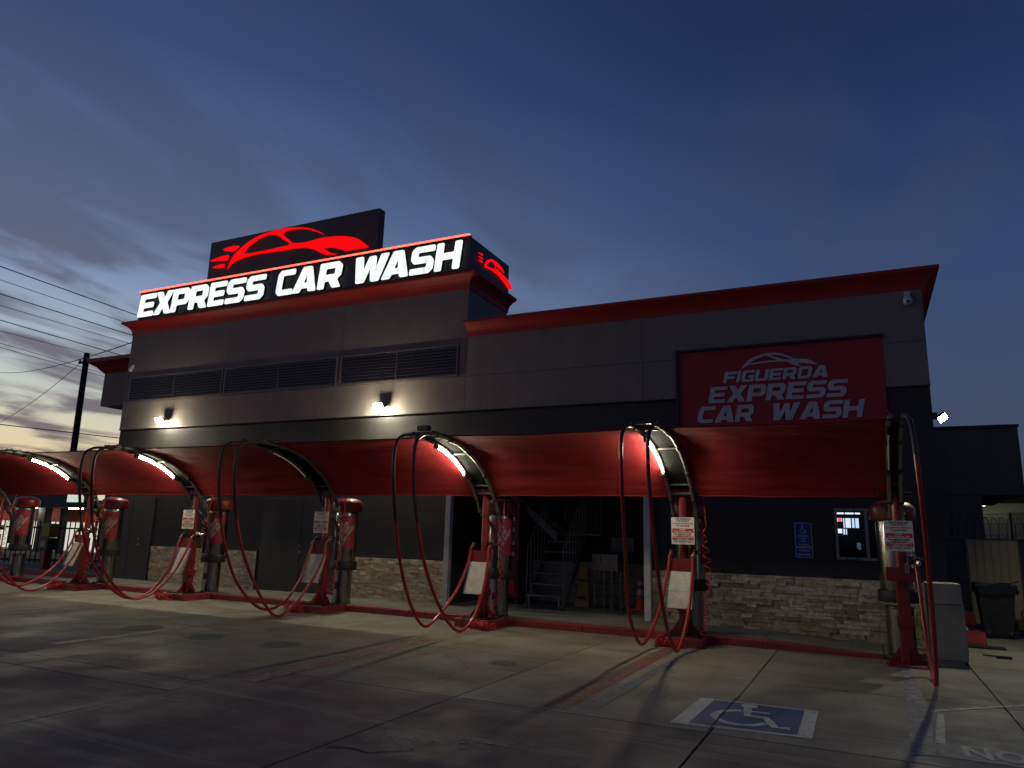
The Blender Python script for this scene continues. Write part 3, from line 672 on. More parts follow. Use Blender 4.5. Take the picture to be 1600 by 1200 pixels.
for p in ([(-18.22,10.5),(-17.92,10.57),(-17.53,10.54),(-17.57,10.46),(-17.7,10.38),(-17.87,10.39)], [(-18.75,10.19),(-18.37,10.27),(-18.01,10.29),(-17.92,10.25),(-17.96,10.11),(-18.24,10.12)], [(-18.61,9.94),(-18.38,10.0),(-18.09,10.0),(-18.06,9.95),(-18.11,9.87),(-18.36,9.89)]):
    curve_mesh('speed_mark', [zc_(sc(p), 3)], .012, m_logo, lp, to_slab)
for x, z in ((-17, 10.3), (-14.6, 10.1)): MB().box(x-.02, x+.02, 15.372, 15.399, z-.02, z+.02).build('standoff', m_sblk, lp)

# red wall sign
ws = thing('wall_sign', 'dark red wall panel with unlit pale lettering and car outline', 'sign', (-1.35, 14.3, 3.6))
MB().box(-3.22, .52, BY-.012, BY-.002, 3.55, 5.46).build('panel', m_panelred, ws)
fr = MB(); fr.box(-3.26, .54, BY-.07, BY-.013, 5.43, 5.475); fr.box(-3.26, -3.20, BY-.07, BY-.013, 3.55, 5.428); fr.build('panel_shade_strip', m_sblk, ws)  # black strips stand in for the recess shadow along the top and left edges
def word(txt, x0, x1, z0, z1, shear=.2):
    ws_ = sum(GL[c][0] for c in txt); gap = .07; k = (x1-x0)/(ws_+gap*(len(txt)-1)); x = x0
    for c in txt:
        letter(c, x, x+GL[c][0]*k, z0, z1, BY-.012, .02, shear, m_pletter, ws, rr=.04); x += (GL[c][0]+gap)*k
word('FIGUEROA', -2.33, -.43, 4.74, 4.965, .22)
word('EXPRESS', -2.63, -.15, 4.35, 4.675)
word('CAR', -2.86, -1.80, 3.96, 4.285); word('WASH', -1.47, .10, 3.955, 4.285)
pc = [(-1.97,5.0),(-1.87,5.14),(-1.71,5.23),(-1.51,5.28),(-1.33,5.28),(-1.16,5.23),(-1.02,5.15),(-.92,5.125),(-.78,5.11),(-.66,5.05),(-.6,4.99),(-.74,5.02),(-.86,5.04),(-.93,5.02),(-.85,4.965),(-1.02,5.02),(-1.14,5.09),(-1.49,5.10),(-1.84,5.07)]
pw = [(-1.80,5.11),(-1.68,5.18),(-1.52,5.235),(-1.48,5.225),(-1.30,5.13),(-1.5,5.13)]
pw2 = [(-1.42,5.235),(-1.31,5.235),(-1.16,5.19),(-1.06,5.13),(-1.2,5.14)]
curve_mesh('car_emblem', [zc_(pc, 4), zc_(pw, 3), zc_(pw2, 3)], .015, m_pletter, ws, lambda a, b, d: (a, BY-.012-d, b))

# flood lamps on the wall, wall boxes, cameras
def flood(x, y, z, label, side=False, spot=True):
    t = thing('flood_lamp', label, 'flood lamp', (x, y, z), 'white flood lamps on the building')
    if not side:
        MB().box(x-.03, x+.03, y-.22, y-.001, z+.03, z+.06).build('bracket', m_lampbody, t)
        a, b = Vector((0, -math.cos(R(40)), -math.sin(R(40)))), Vector((0, -math.sin(R(40)), math.cos(R(40))))
        c = Vector((x, y-.27, z)); ux = Vector((.20, 0, 0))
        h_ = MB(); h_.prism([c-ux*.58-b*.08, c+ux*.58-b*.08, c+ux*.58+b*.08, c-ux*.58+b*.08], -a*.035); h_.build('housing', m_lampbody, t)
        e = a*.004; MB().prism([c-ux*.56-b*.077+e, c+ux*.56-b*.077+e, c+ux*.56+b*.077+e, c-ux*.56+b*.077+e], a*.04).build('lens', m_flood, t)
    else:
        MB().box(x, x+.08, y-.04, y+.04, z-.02, z+.1).build('bracket', m_lampbody, t)
        c = Vector((x+.16, y, z)); a = Vector((.55, -.45, -.70)).normalized(); b = Vector((0, 1, 0)).cross(a).normalized(); ux = a.cross(b)
        h_ = MB(); h_.prism([c-ux*.09-b*.075, c+ux*.09-b*.075, c+ux*.09+b*.075, c-ux*.09+b*.075], -a*.05); h_.build('housing', m_lampbody, t)
        e = a*.004; MB().quad(c-ux*.085-b*.07+e, c+ux*.085-b*.07+e, c+ux*.085+b*.07+e, c-ux*.085+b*.07+e).build('lens', m_flood2, t)
flood(-18.2, BY, 4.66, 'lit flood lamp on the wall below the leftmost louvre')
flood(-10.46, BY, 4.66, 'lit flood lamp on the wall below the rightmost louvre')
flood(RX, 14.55, 3.92, 'lit flood lamp on the right end of the building', True)
def camera_dev(x, y, z, label, s=1):
    t = thing('security_camera', label, 'security camera', (x, y, z))
    MB().bbox(x-.05*s, x+.05*s, y-.09, y-.001, z+.06*s, z+.2*s, .01).build('mount', m_steel, t)
    MB().lathe([(0,.11*s),(.05*s,.10*s),(.075*s,.05*s),(.08*s,0),(.06*s,-.05*s),(0,-.075*s)], (x, y-.09, z), 16).build('dome', m_steel, t)
    MB().lathe([(0,-.035),(.028*s,-.03),(.03*s,0)], (x, y-.15, z+.0), 12).build('lens', m_sblk, t)
camera_dev(.98, BY, 6.02, 'white dome camera under the cornice at the right corner')
camera_dev(-20.05, BY, 6.33, 'pale dome camera at the left end above the louvre', .8)
wb = thing('wall_box', 'dark box on a bracket above the red canopy middle', 'box', (-9.2, BY, 4.0))
MB().bbox(-9.32, -9.02, 14.02, 14.2, 4.02, 4.14, .01).build('housing', m_lampbody, wb); MB().box(-9.2, -9.12, 14.2, BY-.001, 4.04, 4.1).build('bracket', m_lampbody, wb)

# blue parking sign on the wall
bs = thing('accessible_parking_sign', 'blue accessible parking sign with minimum fine plate on charcoal wall', 'sign', (-1.0, d0, 1.43))
sx0, sx1, sz0, sz1 = -1.15, -.86, 1.43, 2.05
def plate(x0, x1, z0, z1, y, m, nm, parent, r=.02, th=.004):
    return curve_mesh(nm, [rounded([(x0,z0),(x1,z0),(x1,z1),(x0,z1)], r)], th, m, parent, lambda a, b, d: (a, y-d, b))
plate(sx0, sx1, 1.615, sz1, d0-.004, m_sltext, 'sign_plate', bs); plate(sx0+.01, sx1-.01, 1.625, sz1-.01, d0-.0085, m_sblue, 'sign_face', bs)
plate(sx0, sx1, sz0, 1.608, d0-.004, m_sltext, 'fine_plate', bs); plate(sx0+.01, sx1-.01, sz0+.01, 1.598, d0-.0085, m_sblue, 'fine_face', bs)
ty = d0-.0135
for s_, z_, q in (('PARKING', 1.80, .042), ('ONLY', 1.755, .038), ('VAN', 1.705, .038), ('ACCESSIBLE', 1.645, .038), ('MINIMUM', 1.54, .045), ('FINE $250', 1.465, .05)):
    text_mesh(s_, q, m_sltext, bs, lambda x, y, d, z_=z_: (x-1.005, ty-d*.2, z_+y), bold=.02)
wc = lambda pts, w: strip(pts, w)
def vstrip(pts, w, nm):
    n = len(pts); s = strip(pts, w); mb = MB(); mb.add([(x, ty, z) for x, z in s], [(i, i+1, 2*n-2-i, 2*n-1-i) for i in range(n-1)]); mb.build(nm, m_sltext, bs)
vstrip([(-1.01+.045*math.cos(R(a)), 1.905+.045*math.sin(R(a))) for a in range(110, 350, 15)], .012, 'symbol_wheel')
vstrip([(-1.018,1.99),(-1.015,1.93),(-.985,1.93),(-.968,1.885),(-.95,1.89)], .013, 'symbol_body')
vstrip([(-1.03,2.0),(-1.005,2.0)], .02, 'symbol_head')

# ================================================================== CANOPY AND VACUUM STANDS
ARC = [(12.47,2.17),(12.36,2.32),(12.2,2.5),(11.9,2.78),(11.4,3.06),(10.85,3.22),(10.3,3.27),(9.98,3.27)]
def arc(off=0.0, k=6, pts=ARC):
    P = crom([(0, y, z) for y, z in pts], k); out = []
    for i, p in enumerate(P):
        t = (P[min(i+1, len(P)-1)]-P[max(i-1, 0)]).normalized(); n = Vector((0, -t.z, t.y)); n = n if n.z > 0 or n.y > 0 else -n
        if n.y < 0 and n.z < 0: n = -n
        out.append(p+Vector((0, abs(t.z), abs(t.y)))*off)
    return out
order = ['g', 'f', 'e', 'd', 'c', 'b', 'a']
canlab = ['red fabric canopy bay at the far left edge', 'red fabric canopy bay over the first door', 'red fabric canopy bay between the two doors', 'red fabric canopy bay in front of the lit stone wall', 'red fabric canopy bay in front of the stairs alcove', 'red fabric canopy bay below the dark red wall sign']
FAB = [p for p in arc(.03, 9)[13:] if p.y > 10.36]
for (ka, kb), lab in zip(zip(order[:-1], order[1:]), canlab):
    x0, x1 = COLX[ka], COLX[kb]; n = 40; t = thing('shade_canopy', lab, 'canopy', ((x0+x1)/2, 12.3, 2.5), 'red fabric canopy bays over the stalls')
    mb = MB(); vs = []; L_ = len(FAB)
    for i in range(n+1):
        u = i/n; x = x0+.012+(x1-x0-.024)*u
        for j, p in enumerate(FAB):
            v = j/(L_-1); sag = math.sin(math.pi*u)*math.sin(math.pi*v)
            wr = .014*noise.noise((x*1.1+3, v*2.2, 0))+.02*math.sin(v*30+x*1.1+3*noise.noise((x*.6, v, 4)))*max(0, noise.noise((x*.55, v*1.3, 9)))+.006*noise.noise((x*2.5, v*14, 2))
            hem = .006*math.sin(math.pi*u)*(1-v)**2
            vs.append((x, p.y-.006*sag, p.z-.01*sag+wr+hem-.02*math.sin(math.pi*u)*v**3))
    fs = [(i*L_+j, (i+1)*L_+j, (i+1)*L_+j+1, i*L_+j+1) for i in range(n) for j in range(L_-1)]
    mb.add(vs, fs, True); o = mb.build('fabric', m_fabric, t, 80)
    so = o.modifiers.new('thickness', 'SOLIDIFY'); so.thickness = .004
    edge = [Vector(vs[i*L_]) for i in range(n+1)]; MB().tube(edge, .014, 6).build('hem', m_fabric, t)
    edge = [Vector(vs[i*L_+L_-1]) for i in range(n+1)]; MB().tube(edge, .012, 6).build('hem', m_fabric, t)

def vstand(key, lab, lit, seed, hoses=2, cans=True):
    rnd = random.Random(seed); x = COLX[key]; gz = .15 if key != 'a' else .0; cy_ = 12.38; sp = .19 if key != 'a' else .075
    t = thing('vacuum_stand', lab, 'vacuum stand', (x, cy_, gz), 'red vacuum stands along the kerb')
    MB().bbox(x-.28, x+.28, cy_-.28, cy_+.28, gz, gz+.025, .004).build('base_plate', m_black if key != 'a' else m_red, t)
    for a, b in ((-1, -1), (1, -1), (-1, 1), (1, 1)):
        MB().bbox(x+a*.235-.018, x+a*.235+.018, cy_+b*.235-.018, cy_+b*.235+.018, gz+.025, gz+.055, .005).build('anchor_bolt', m_black, t)
    MB().bbox(x-.085, x+.085, cy_-.085, cy_+.085, gz+.025, 1.3, .012).build('lower_post', m_red, t)
    for (ax, ay) in ((1,0),(-1,0),(0,1),(0,-1)):
        p = Vector((x+ax*.083, cy_+ay*.083, gz+.026)); s_ = Vector((ay, ax, 0))*.008
        MB().prism([p-s_, p+Vector((ax*.18, ay*.18, 0))-s_, p+Vector((0, 0, .24))-s_], s_*2).build('gusset', m_red, t)
    MB().bbox(x-.11, x+.11, cy_-.11, cy_+.11, .54, .68, .01).build('post_sleeve', m_red, t)
    MB().tube([(x, cy_, 1.301), (x, cy_, 2.58)], .072, 16).build('upper_post', m_red, t)
    MB().lathe([(.073,0),(.105,0),(.105,.02),(.073,.02)], (x, cy_, 2.02), 16).build('collar', m_black, t)
    MB().lathe([(.073,0),(.09,0),(.09,.07),(.073,.07)], (x, cy_, 2.5), 16).build('collar', m_red, t)
    MB().bbox(x-.205, x+.205, cy_-.16, cy_-.125, 1.18, 1.375, .004).build('cross_plate', m_red, t)
    # clamp bracket carrying the arch pipes
    MB().bbox(x-.24, x+.24, cy_-.125, cy_-.06, 2.42, 2.47, .006).build('pipe_bracket', m_black, t)
    for s_ in (-1, 1):
        px = x+s_*sp
        P = [Vector((px, p.y, p.z)) for p in arc(0)]
        ap = MB().tube(P, .033, 10).build('arch_pipe', m_pipe if key != 'd' else m_black, t)
        for q in (.16, .42, .62, .8, .93):
            i = int(q*(len(P)-2)); MB().tube([P[i], P[i+1]], .045, 10).build('pipe_clamp', m_black, ap)
        MB().tube([P[0]+Vector((0, .0, .0)), P[0]+Vector((0, .03, -.06))], .045, 10).build('pipe_socket', m_pipe, ap)
        # conduit cable wound with ties along the top of the pipe
        cab = []; A2 = arc(.05); 
        for i, p in enumerate(A2[4:]):
            cab.append((px+.02*math.sin(i*1.7+seed), p.y, p.z+.012*math.sin(i*2.3+seed)))
        MB().tube(cab, .012, 6).build('cable', m_rub, ap)
        tie = MB()
        for i in range(6, len(A2)-1, 3):
            p = A2[i]; a = rnd.uniform(-.06, .06)
            tie.tube([(px, p.y, p.z-.01), (px+a, p.y+rnd.uniform(-.03, .03), p.z+.06)], .0035, 4)
        tie.build('cable_tie', m_rub, ap)
        # exhaust pipe down to the can
        MB().tube(crom([(px, 12.5, 2.14), (px*.7+x*.3+.05, 12.62, 1.95), (x+.12+s_*.06, 12.68, 1.7), (x+.12+s_*.06, 12.68, 1.05)], 6), .038, 10).build('suction_pipe', m_chrome if s_ > 0 else m_black, t)
    for q in (.35, .6, .85):
        A2 = arc(.0); p = A2[int(q*(len(A2)-1))]; MB().box(x-sp, x+sp, p.y-.012, p.y+.012, p.z-.012, p.z+.012).build('spreader', m_black, t)
    MB().box(x-sp-.05, x+sp+.05, 10.0, 10.05, 3.3, 3.32).build('tip_bar', m_black, t)
    cv = [p for p in arc(.022, 6) if p.z > 2.5 and p.y > 10.5]
    MB().add([(x+s_*(sp-.035), p.y, p.z) for p in cv for s_ in (-1, 1)], [(2*i, 2*i+1, 2*i+3, 2*i+2) for i in range(len(cv)-1)], True).build('arch_cover', m_cover, t)
    # lamp tube under the left pipe
    LP = [Vector((x-sp, p.y-.02, p.z-.07)) for p in arc(0, 8)]
    seg = [p for p in LP if 10.72 < p.y < 11.83]
    MB().tube(seg, .0105, 8).build('lamp_tube', m_tube if lit else m_white, t)
    for p in (seg[0], seg[-1]): MB().bbox(p.x-.03, p.x+.03, p.y-.04, p.y+.04, p.z-.03, p.z+.05, .006).build('lamp_holder', m_black, t)
    # hoses: loop from the arch tip down almost to the ground and back to the cross plate
    for s_ in ((-1, 1) if hoses == 2 else (1,)):
        px = x+s_*sp; d = rnd.uniform(-.2, .16); e = rnd.uniform(-.2, .2); low = rnd.uniform(.03, .12) if s_ < 0 else rnd.uniform(.0, .06)
        if hoses == 2:
            pts = [(px, 10.0, 3.27), (px, 9.72, 3.22), (px-.02, 9.56, 3.02), (px-.02, 9.58, 2.4), (px+.01+d*.3, 9.80, 1.45), (px+d*.8, 10.25, .66), (px+d, 10.85+e*.5, low+.09), (px+d, 11.35+e, low+.14), (px+d*.6, 11.85+e*.5, .62), (px+d*.2, 12.12, 1.12), (px, 12.2, 1.40), (px+.01, 12.24, 1.47)]
        else:
            pts = [(px, 10.0, 3.27), (px+.03, 9.72, 3.2), (px+.06, 9.58, 3.0), (px+.09, 9.6, 2.2), (px+.12, 9.9, 1.2), (px+.14, 10.3, .5), (px+.15, 10.75, .06), (px+.15, 11.2, .06), (px+.14, 11.8, .5), (px+.13, 12.1, 1.1), (px+.12, 12.22, 1.42)]
        P = crom(pts, 10); c = next(i for i, p in enumerate(P) if p.z < (2.7 if key in 'ab' else 1.75))
        MB().tube(P[c-1:], .027, 10).build('hose', m_hose, t)
        MB().tube(P[:c], .0285, 10).build('hose_sleeve', mat('hose_sleeve', (.055, .016, .015), .32), t)
        q = P[-1]; MB().tube([q+Vector((0, 0, -.01)), q+Vector((s_*.02, .08, .03)), q+Vector((s_*.05, .2, .02))], .034, 8).build('hose_nozzle', m_rub if s_ < 0 else m_chrome, t)
        MB().bbox(px-.03, px+.03, cy_-.2, cy_-.161, 1.30, 1.44, .006).build('nozzle_clip', m_chrome, t)
    # slanted board for floor mats
    if key != 'a':
        b = MB().add([(x-.20,cy_-.17,1.17),(x+.20,cy_-.17,1.17),(x+.19,cy_-.36,.60),(x-.22,cy_-.36,.60),(x-.20,cy_-.155,1.165),(x+.20,cy_-.155,1.165),(x+.19,cy_-.345,.595),(x-.22,cy_-.345,.595)],[(0,3,2,1),(4,5,6,7),(0,1,5,4),(1,2,6,5),(2,3,7,6),(3,0,4,7)]).build('mat_board', m_board, t)
        MB().add([(x-.21,cy_-.27,.885),(x+.196,cy_-.27,.885),(x+.195,cy_-.274,.87),(x-.211,cy_-.274,.87)],[(0,3,2,1)]).build('crease', m_white, b)
        MB().tube([(x+.20,cy_-.17,1.17),(x+.195,cy_-.37,.60)], .010, 6).build('board_edge', m_pipe, b)
        MB().tube([(x-.205,cy_-.17,1.17),(x-.225,cy_-.37,.60),(x+.195,cy_-.37,.60)], .008, 6).build('board_edge', m_pipe, b)
    # coiled air hose: hangs beside the can, then lies in a heap before the kerb
    cx, cyy = x+.30+rnd.uniform(-.03, .08), cy_+.05; P = []
    n = 150
    for i in range(n):
        u = i/(n-1); a = i*.5; rr = .042+.02*math.sin(u*9+seed)
        P.append((cx+rr*math.cos(a)+.03*math.sin(u*5+seed), cyy+rr*math.sin(a)-.25*u**3, 1.95-(1.95-.2)*u**.8))
    a0 = Vector(P[-1])
    if key != 'a': MB().tube([(x+.30, cy_+.2, 2.5)]+P, .008, 5).build('air_hose', m_coil, t)
    heap = []; hx = x-.25+rnd.uniform(-.1, .05) if key not in ('c', 'b') else (x+.25 if key == 'c' else x-.15); hy = 12.0 if key != 'c' else 11.98
    for i in range(230):
        u = i/229; a = i*.72; rr = .058+.008*math.sin(i*.31)
        heap.append((hx-.22+.44*u+.02*math.sin(i*.9), hy+rr*math.cos(a)-.05+.05*math.sin(u*7+seed), max(.01, .07+rr*math.sin(a)+.012*math.sin(u*20))))
    if key != 'a': MB().tube(heap, .009, 5).build('air_hose_heap', m_coil, t)
    # bits on the bracket: valve body and lever
    MB().bbox(x+.10, x+.2, cy_-.05, cy_+.05, 1.42, 1.55, .012).build('valve', m_black, t)
    MB().tube([(x+.16, cy_-.06, 1.5), (x+.22, cy_-.12, 1.53), (x+.30, cy_-.1, 1.5)], .012, 6).build('valve_lever', m_chrome, t)

stl = {'a': 'red vacuum stand standing right of the barred window', 'b': 'red vacuum stand left of the blue parking sign, lamp lit', 'c': 'red vacuum stand beside the stairs alcove, lamp lit', 'd': 'red vacuum stand with unlit lamp beside the second door', 'e': 'red vacuum stand between the doors, lamp lit', 'f': 'red vacuum stand before the first door, lamp lit', 'g': 'red vacuum stand at the left picture edge'}
LIT = {'b', 'c', 'e', 'f'}
for i, k in enumerate(['a', 'b', 'c', 'd', 'e', 'f', 'g']): vstand(k, stl[k], k in LIT, 11+i*7, 1 if k == 'a' else 2)

def vcan(key, lab, banner=True):
    x = COLX[key]-.04; y = 13.1; z = wz(x) if key != 'a' else .035
    if key == 'g': z = 0
    t = thing('vacuum_can', lab, 'vacuum can', (x, y, z), 'stainless vacuum cans behind the stands')
    MB().lathe([(0,0),(.215,0),(.215,.02),(.20,.03),(.20,.70),(.215,.715),(.215,.73)], (x,y,z), 28).build('waste_bin', m_chrome, t)
    MB().lathe([(.2,.0),(.28,.0),(.29,.02),(.29,.16),(.28,.18),(.2,.18)], (x,y,.83), 28).build('rubber_band', m_rub, t)
    MB().lathe([(.2,1.012),(.245,1.012),(.25,1.04),(.25,2.04),(.23,2.10),(.1,2.11)], (x,y,0), 32).build('drum', m_chrome, t)
    MB().lathe([(.22,2.085),(.325,2.085),(.33,2.10),(.33,2.27),(.315,2.30),(.25,2.355),(.14,2.385),(0,2.395)], (x,y,0), 32).build('cap', m_red, t)
    MB().tube([(x-.1,y-.31,2.2),(x-.1,y-.33,2.25)], .015, 6).build('cap_latch', m_chrome, t)
    if key != 'a':
        a0, a1 = R(-108), R(-2); mb = MB(); n = 14; vs = []
        for i in range(n+1):
            a = a0+(a1-a0)*i/n
            for zz in (1.28, 2.0): vs.append((x+.257*math.cos(a), y+.257*math.sin(a), zz))
        mb.add(vs, [(2*i, 2*i+2, 2*i+3, 2*i+1) for i in range(n)], True); bn = mb.build('banner', mat('banner_red', (.3, .018, .028), .5), t)
        am = (a0+a1)/2; ca, sa = math.cos(R(58)), math.sin(R(58))
        def cyl(px, py, d):
            u, w = px*ca-py*sa, px*sa+py*ca; aa = am+u/.257; return (x+(.2585+d)*math.cos(aa), y+(.2585+d)*math.sin(aa), 1.62+w)
        text_mesh('FIGUEROA\nEXPRESS\nCAR WASH', .088, m_pletter, bn, lambda a, b, d: cyl(a, b+.07, d*.2), 'banner_lettering', bold=.02, shear=.3, space=.95)
    MB().bbox(x-.03, x+.03, y-.23, y-.196, z+.3, z+.45, .006).build('bin_latch', m_black, t)
cl = {'a': 'stainless vacuum can with red cap behind the rightmost stand', 'b': 'stainless vacuum can with red cap before the right stone wall', 'c': 'stainless vacuum can with red cap before the stairs alcove', 'd': 'stainless vacuum can with red cap right of the second door', 'e': 'stainless vacuum can with red cap between the two doors', 'f': 'stainless vacuum can with red cap before the first door', 'g': 'stainless vacuum can with red cap at the far left edge'}
for k in 'abcdefg': vcan(k, cl[k])

# customer notice hung on a stand
def notice(key, lab, dx=0, y=12.2):
    x = COLX[key]+dx; t = thing('notice_sign', lab, 'sign', (x, y, 1.61), 'white and red notices hung on the stands')
    plate(x-.19, x+.19, 1.61, 2.05, y, m_white, 'sign_board', t, .015, .006)
    yf = y-.0072
    MB().box(x-.175, x+.175, yf-.0006, yf+.0005, 1.80, 1.868).build('red_bar', m_sred, t); MB().box(x-.175, x+.175, yf-.0006, yf+.0005, 1.68, 1.738).build('red_bar', m_sred, t)
    for s_, z_, q, mm, w in (('WE RESERVE', 2.012, .034, m_sblk, .24), ('THE RIGHT', 1.978, .034, m_sblk, .2), ('TO REFUSE SERVICE', 1.938, .03, m_sred, .32), ('TO ANYONE', 1.898, .034, m_sblk, .2), ('FREE', 1.842, .026, m_white, .09), ('VACUUMS & AIR', 1.808, .032, m_white, .27), ('10 MINUTES', 1.762, .036, m_sblk, .27), ('PARKING LIMIT', 1.741, .02, m_sblk, .2), ('FOR CUSTOMERS', 1.712, .024, m_white, .3), ('USING OUR', 1.685, .024, m_white, .18), ('CAR WASH ONLY', 1.645, .036, m_sblk, .3), ('THANK YOU', 1.622, .016, m_sblk, .1)):
        text_mesh(s_, q, mm, t, lambda a, b, d, z_=z_: (x+a, yf-.001-d*.1, z_+b), bold=.035, width=w*1.08, thick=.001)
    MB().tube([(x, y-.002, 2.04), (x, y+.06, 2.13)], .006, 6).build('hook', m_chrome, t)
notice('a', 'white and red notice on the rightmost stand'); notice('b', 'brightest white and red notice, on the stand left of the blue sign', .03)
notice('d', 'white and red notice on the stand beside the second door', -.0); notice('e', 'white and red notice on the stand between the doors'); notice('g', 'white and red notice cut by the left picture edge', .1)

# ================================================================== ALCOVE CONTENTS
st = thing('metal_stairs', 'dark metal stairs with railings rising inside the alcove', 'stairs', (-6.3, 15.3, WZ))
m_stair = mat('stair_steel', (.16, .16, .155), .5, metal=.4, var=.2)
NS = 6
for k in range(NS):
    y = 14.85+k*.22; z = .42+k*.23
    MB().bbox(-6.75, -5.95, y, y+.26, z-.03, z, .005).build('tread', m_stair, st)
for x in (-6.78, -5.92):
    MB().prism([(x-.015,14.8,.18),(x-.015,14.95,.13),(x-.015,16.3,1.5),(x-.015,16.3,1.72)], (.03,0,0)).build('stringer', m_stair, st)
    for k in range(8):
        y = 14.9+k*.19; z = .45+(y-14.85)/.22*.23; MB().tube([(x, y, z-.15), (x, y, z+.95)], .011, 6).build('baluster', m_stair, st)
    MB().tube([(x,14.9,1.42),(x,16.25,2.85)], .018, 8).build('handrail', m_stair, st)
    MB().tube([(x+(.08 if x < -6 else -.08),14.87,.13),(x+(.08 if x < -6 else -.08),14.87,.40)], .022, 8).build('foot', m_stair, st)
MB().box(-6.8, -5.5, 16.2, 16.8, 1.72, 1.76).build('landing', m_stair, st)
MB().prism([(-6.5,15.9,1.78),(-8.2,15.9,3.16),(-8.2,15.9,2.96),(-6.5,15.9,1.56)], (0,.03,0)).build('stringer', m_stair, st)
MB().prism([(-6.5,16.75,1.78),(-8.2,16.75,3.16),(-8.2,16.75,2.96),(-6.5,16.75,1.56)], (0,.03,0)).build('stringer', m_stair, st)
for k in range(6): MB().box(-6.75-k*.28, -6.5-k*.28, 15.94, 16.74, 1.95+k*.22, 1.98+k*.22).build('tread', m_stair, st)
for k in range(9): MB().tube([(-6.4+.0*k+k*.11, 16.2, 1.76), (-6.4+k*.11, 16.2, 3.0)], .010, 6).build('baluster', m_stair, st)

vm = thing('vending_machine', 'tall red vending machine with bright coin panel behind the can', 'vending machine', (-7.65, 15.85, WZ))
MB().bbox(-8.05, -7.28, 15.5, 16.3, .26, 2.45, .015).build('cabinet', mat('vend_dark_red', (.12, .012, .018), .4), vm)
for x in (-8.0, -7.33):
    for y in (15.56, 16.24): MB().box(x-.03, x+.03, y-.03, y+.03, WZ, .259).build('leg', m_black, vm)
MB().bbox(-8.02, -7.32, 15.475, 15.499, .34, 2.35, .006).build('front_panel', m_red, vm)
for z in (1.2, 1.45, 1.75, 2.0): MB().bbox(-7.44, -7.36, 15.45, 15.474, z, z+.1, .006).build('coin_slot', m_chrome, vm)
MB().tube([(-7.3,15.47,.3),(-7.3,15.47,2.4)], .012, 6).build('edge_trim', m_chrome, vm)
MB().bbox(-7.7, -7.36, 15.45, 15.474, .36, .8, .01).build('delivery_flap', mat('vend_bright_red', (.6, .01, .03), .35), vm)

ct = thing('steel_cart', 'stainless steel cart on thin legs against the alcove stone', 'cart', (-5.2, 16.0, WZ))
for x in (-5.5, -5.28, -5.1, -4.9):
    for y in (15.75, 16.2): MB().tube([(x,y,WZ),(x,y,.95)], .016, 8).build('leg', m_chrome, ct)
MB().bbox(-5.55, -4.95, 15.7, 16.25, .95, 1.32, .012).build('cabinet', m_chrome, ct); MB().bbox(-5.3, -4.75, 16.3, 16.4, 1.38, 1.7, .01).build('backsplash', m_slat, ct)
for z in (.4, .7): MB().box(-5.5, -4.9, 15.72, 15.74, z, z+.02).build('rail', m_black, ct)
MB().tube([(-5.1,16.35,WZ),(-5.1,16.35,1.4)], .014, 6).build('stand_pole', m_black, ct)
wf = thing('wet_floor_sign', 'yellow folding caution sign leaning by the alcove stone', 'caution sign', (-5.9, 16.2, WZ))
for s_ in (-1, 1):
    MB().add([(-6.07,16.2+s_*.17,WZ),(-5.73,16.2+s_*.17,WZ),(-5.82,16.2+s_*.02,1.0),(-5.98,16.2+s_*.02,1.0),(-6.07,16.2+s_*.19,WZ),(-5.73,16.2+s_*.19,WZ),(-5.82,16.2+s_*.04,1.0),(-5.98,16.2+s_*.04,1.0)],[(0,1,2,3),(7,6,5,4),(0,4,5,1),(1,5,6,2),(2,6,7,3),(3,7,4,0)]).build('leaf', m_yellow, wf)
MB().box(-5.95,-5.85,16.15,16.25,.99,1.03).build('hinge', m_yellow, wf); MB().box(-6.0,-5.8,16.005,16.012,.3,.36).build('dark_band', m_sblk, wf); MB().box(-5.98,-5.82,16.09,16.1,.68,.73).build('dark_band', m_sblk, wf)
tcn = thing('traffic_cone', 'orange traffic cone with white bands beside the steel cart', 'traffic cone', (-4.55, 16.1, WZ))
MB().bbox(-4.73,-4.37,15.92,16.28,WZ,WZ+.04,.01).build('base', m_orange, tcn)
MB().lathe([(.14,.04),(.026,.78),(0,.79)], (-4.55,16.1,WZ), 20).build('cone', m_orange, tcn)
for a, b in ((.34,.46),(.54,.62)):
    q = lambda z: .14-(z-.04)/.74*.114+.003
    MB().lathe([(q(a),a),(q(b),b)], (-4.55,16.1,WZ), 20).build('band', m_cwhite, tcn)

# ================================================================== RIGHT SIDE
cbx = thing('concrete_waste_box', 'grey concrete waste box with slanted top beside the rightmost stand', 'waste box', (1.02, 13.35, 0))
MB().bbox(.80, 1.27, 12.97, 13.75, .036, .84, .012).build('body', m_cbox, cbx)
MB().prism([(.805,12.96,.85),(.805,13.75,.85),(.805,13.62,1.14),(.805,13.06,1.14)], (.45,0,0)).build('lid', m_cbox, cbx)
tb = thing('trash_bin', 'black plastic wheeled trash bin before the tan gate', 'trash bin', (2.2, 17.3, 0))
MB().add([(1.98,17.08,.09),(2.45,17.08,.09),(2.45,17.5,.09),(1.98,17.5,.09),(1.92,17.0,.93),(2.53,17.0,.93),(2.53,17.58,.93),(1.92,17.58,.93)],[(3,2,1,0),(4,5,6,7),(0,1,5,4),(1,2,6,5),(2,3,7,6),(3,0,4,7)]).build('body', m_bin, tb)
MB().bbox(1.88,2.57,16.96,17.62,.93,1.0,.015).build('rim', m_bin, tb)
mb = MB(); n = 22
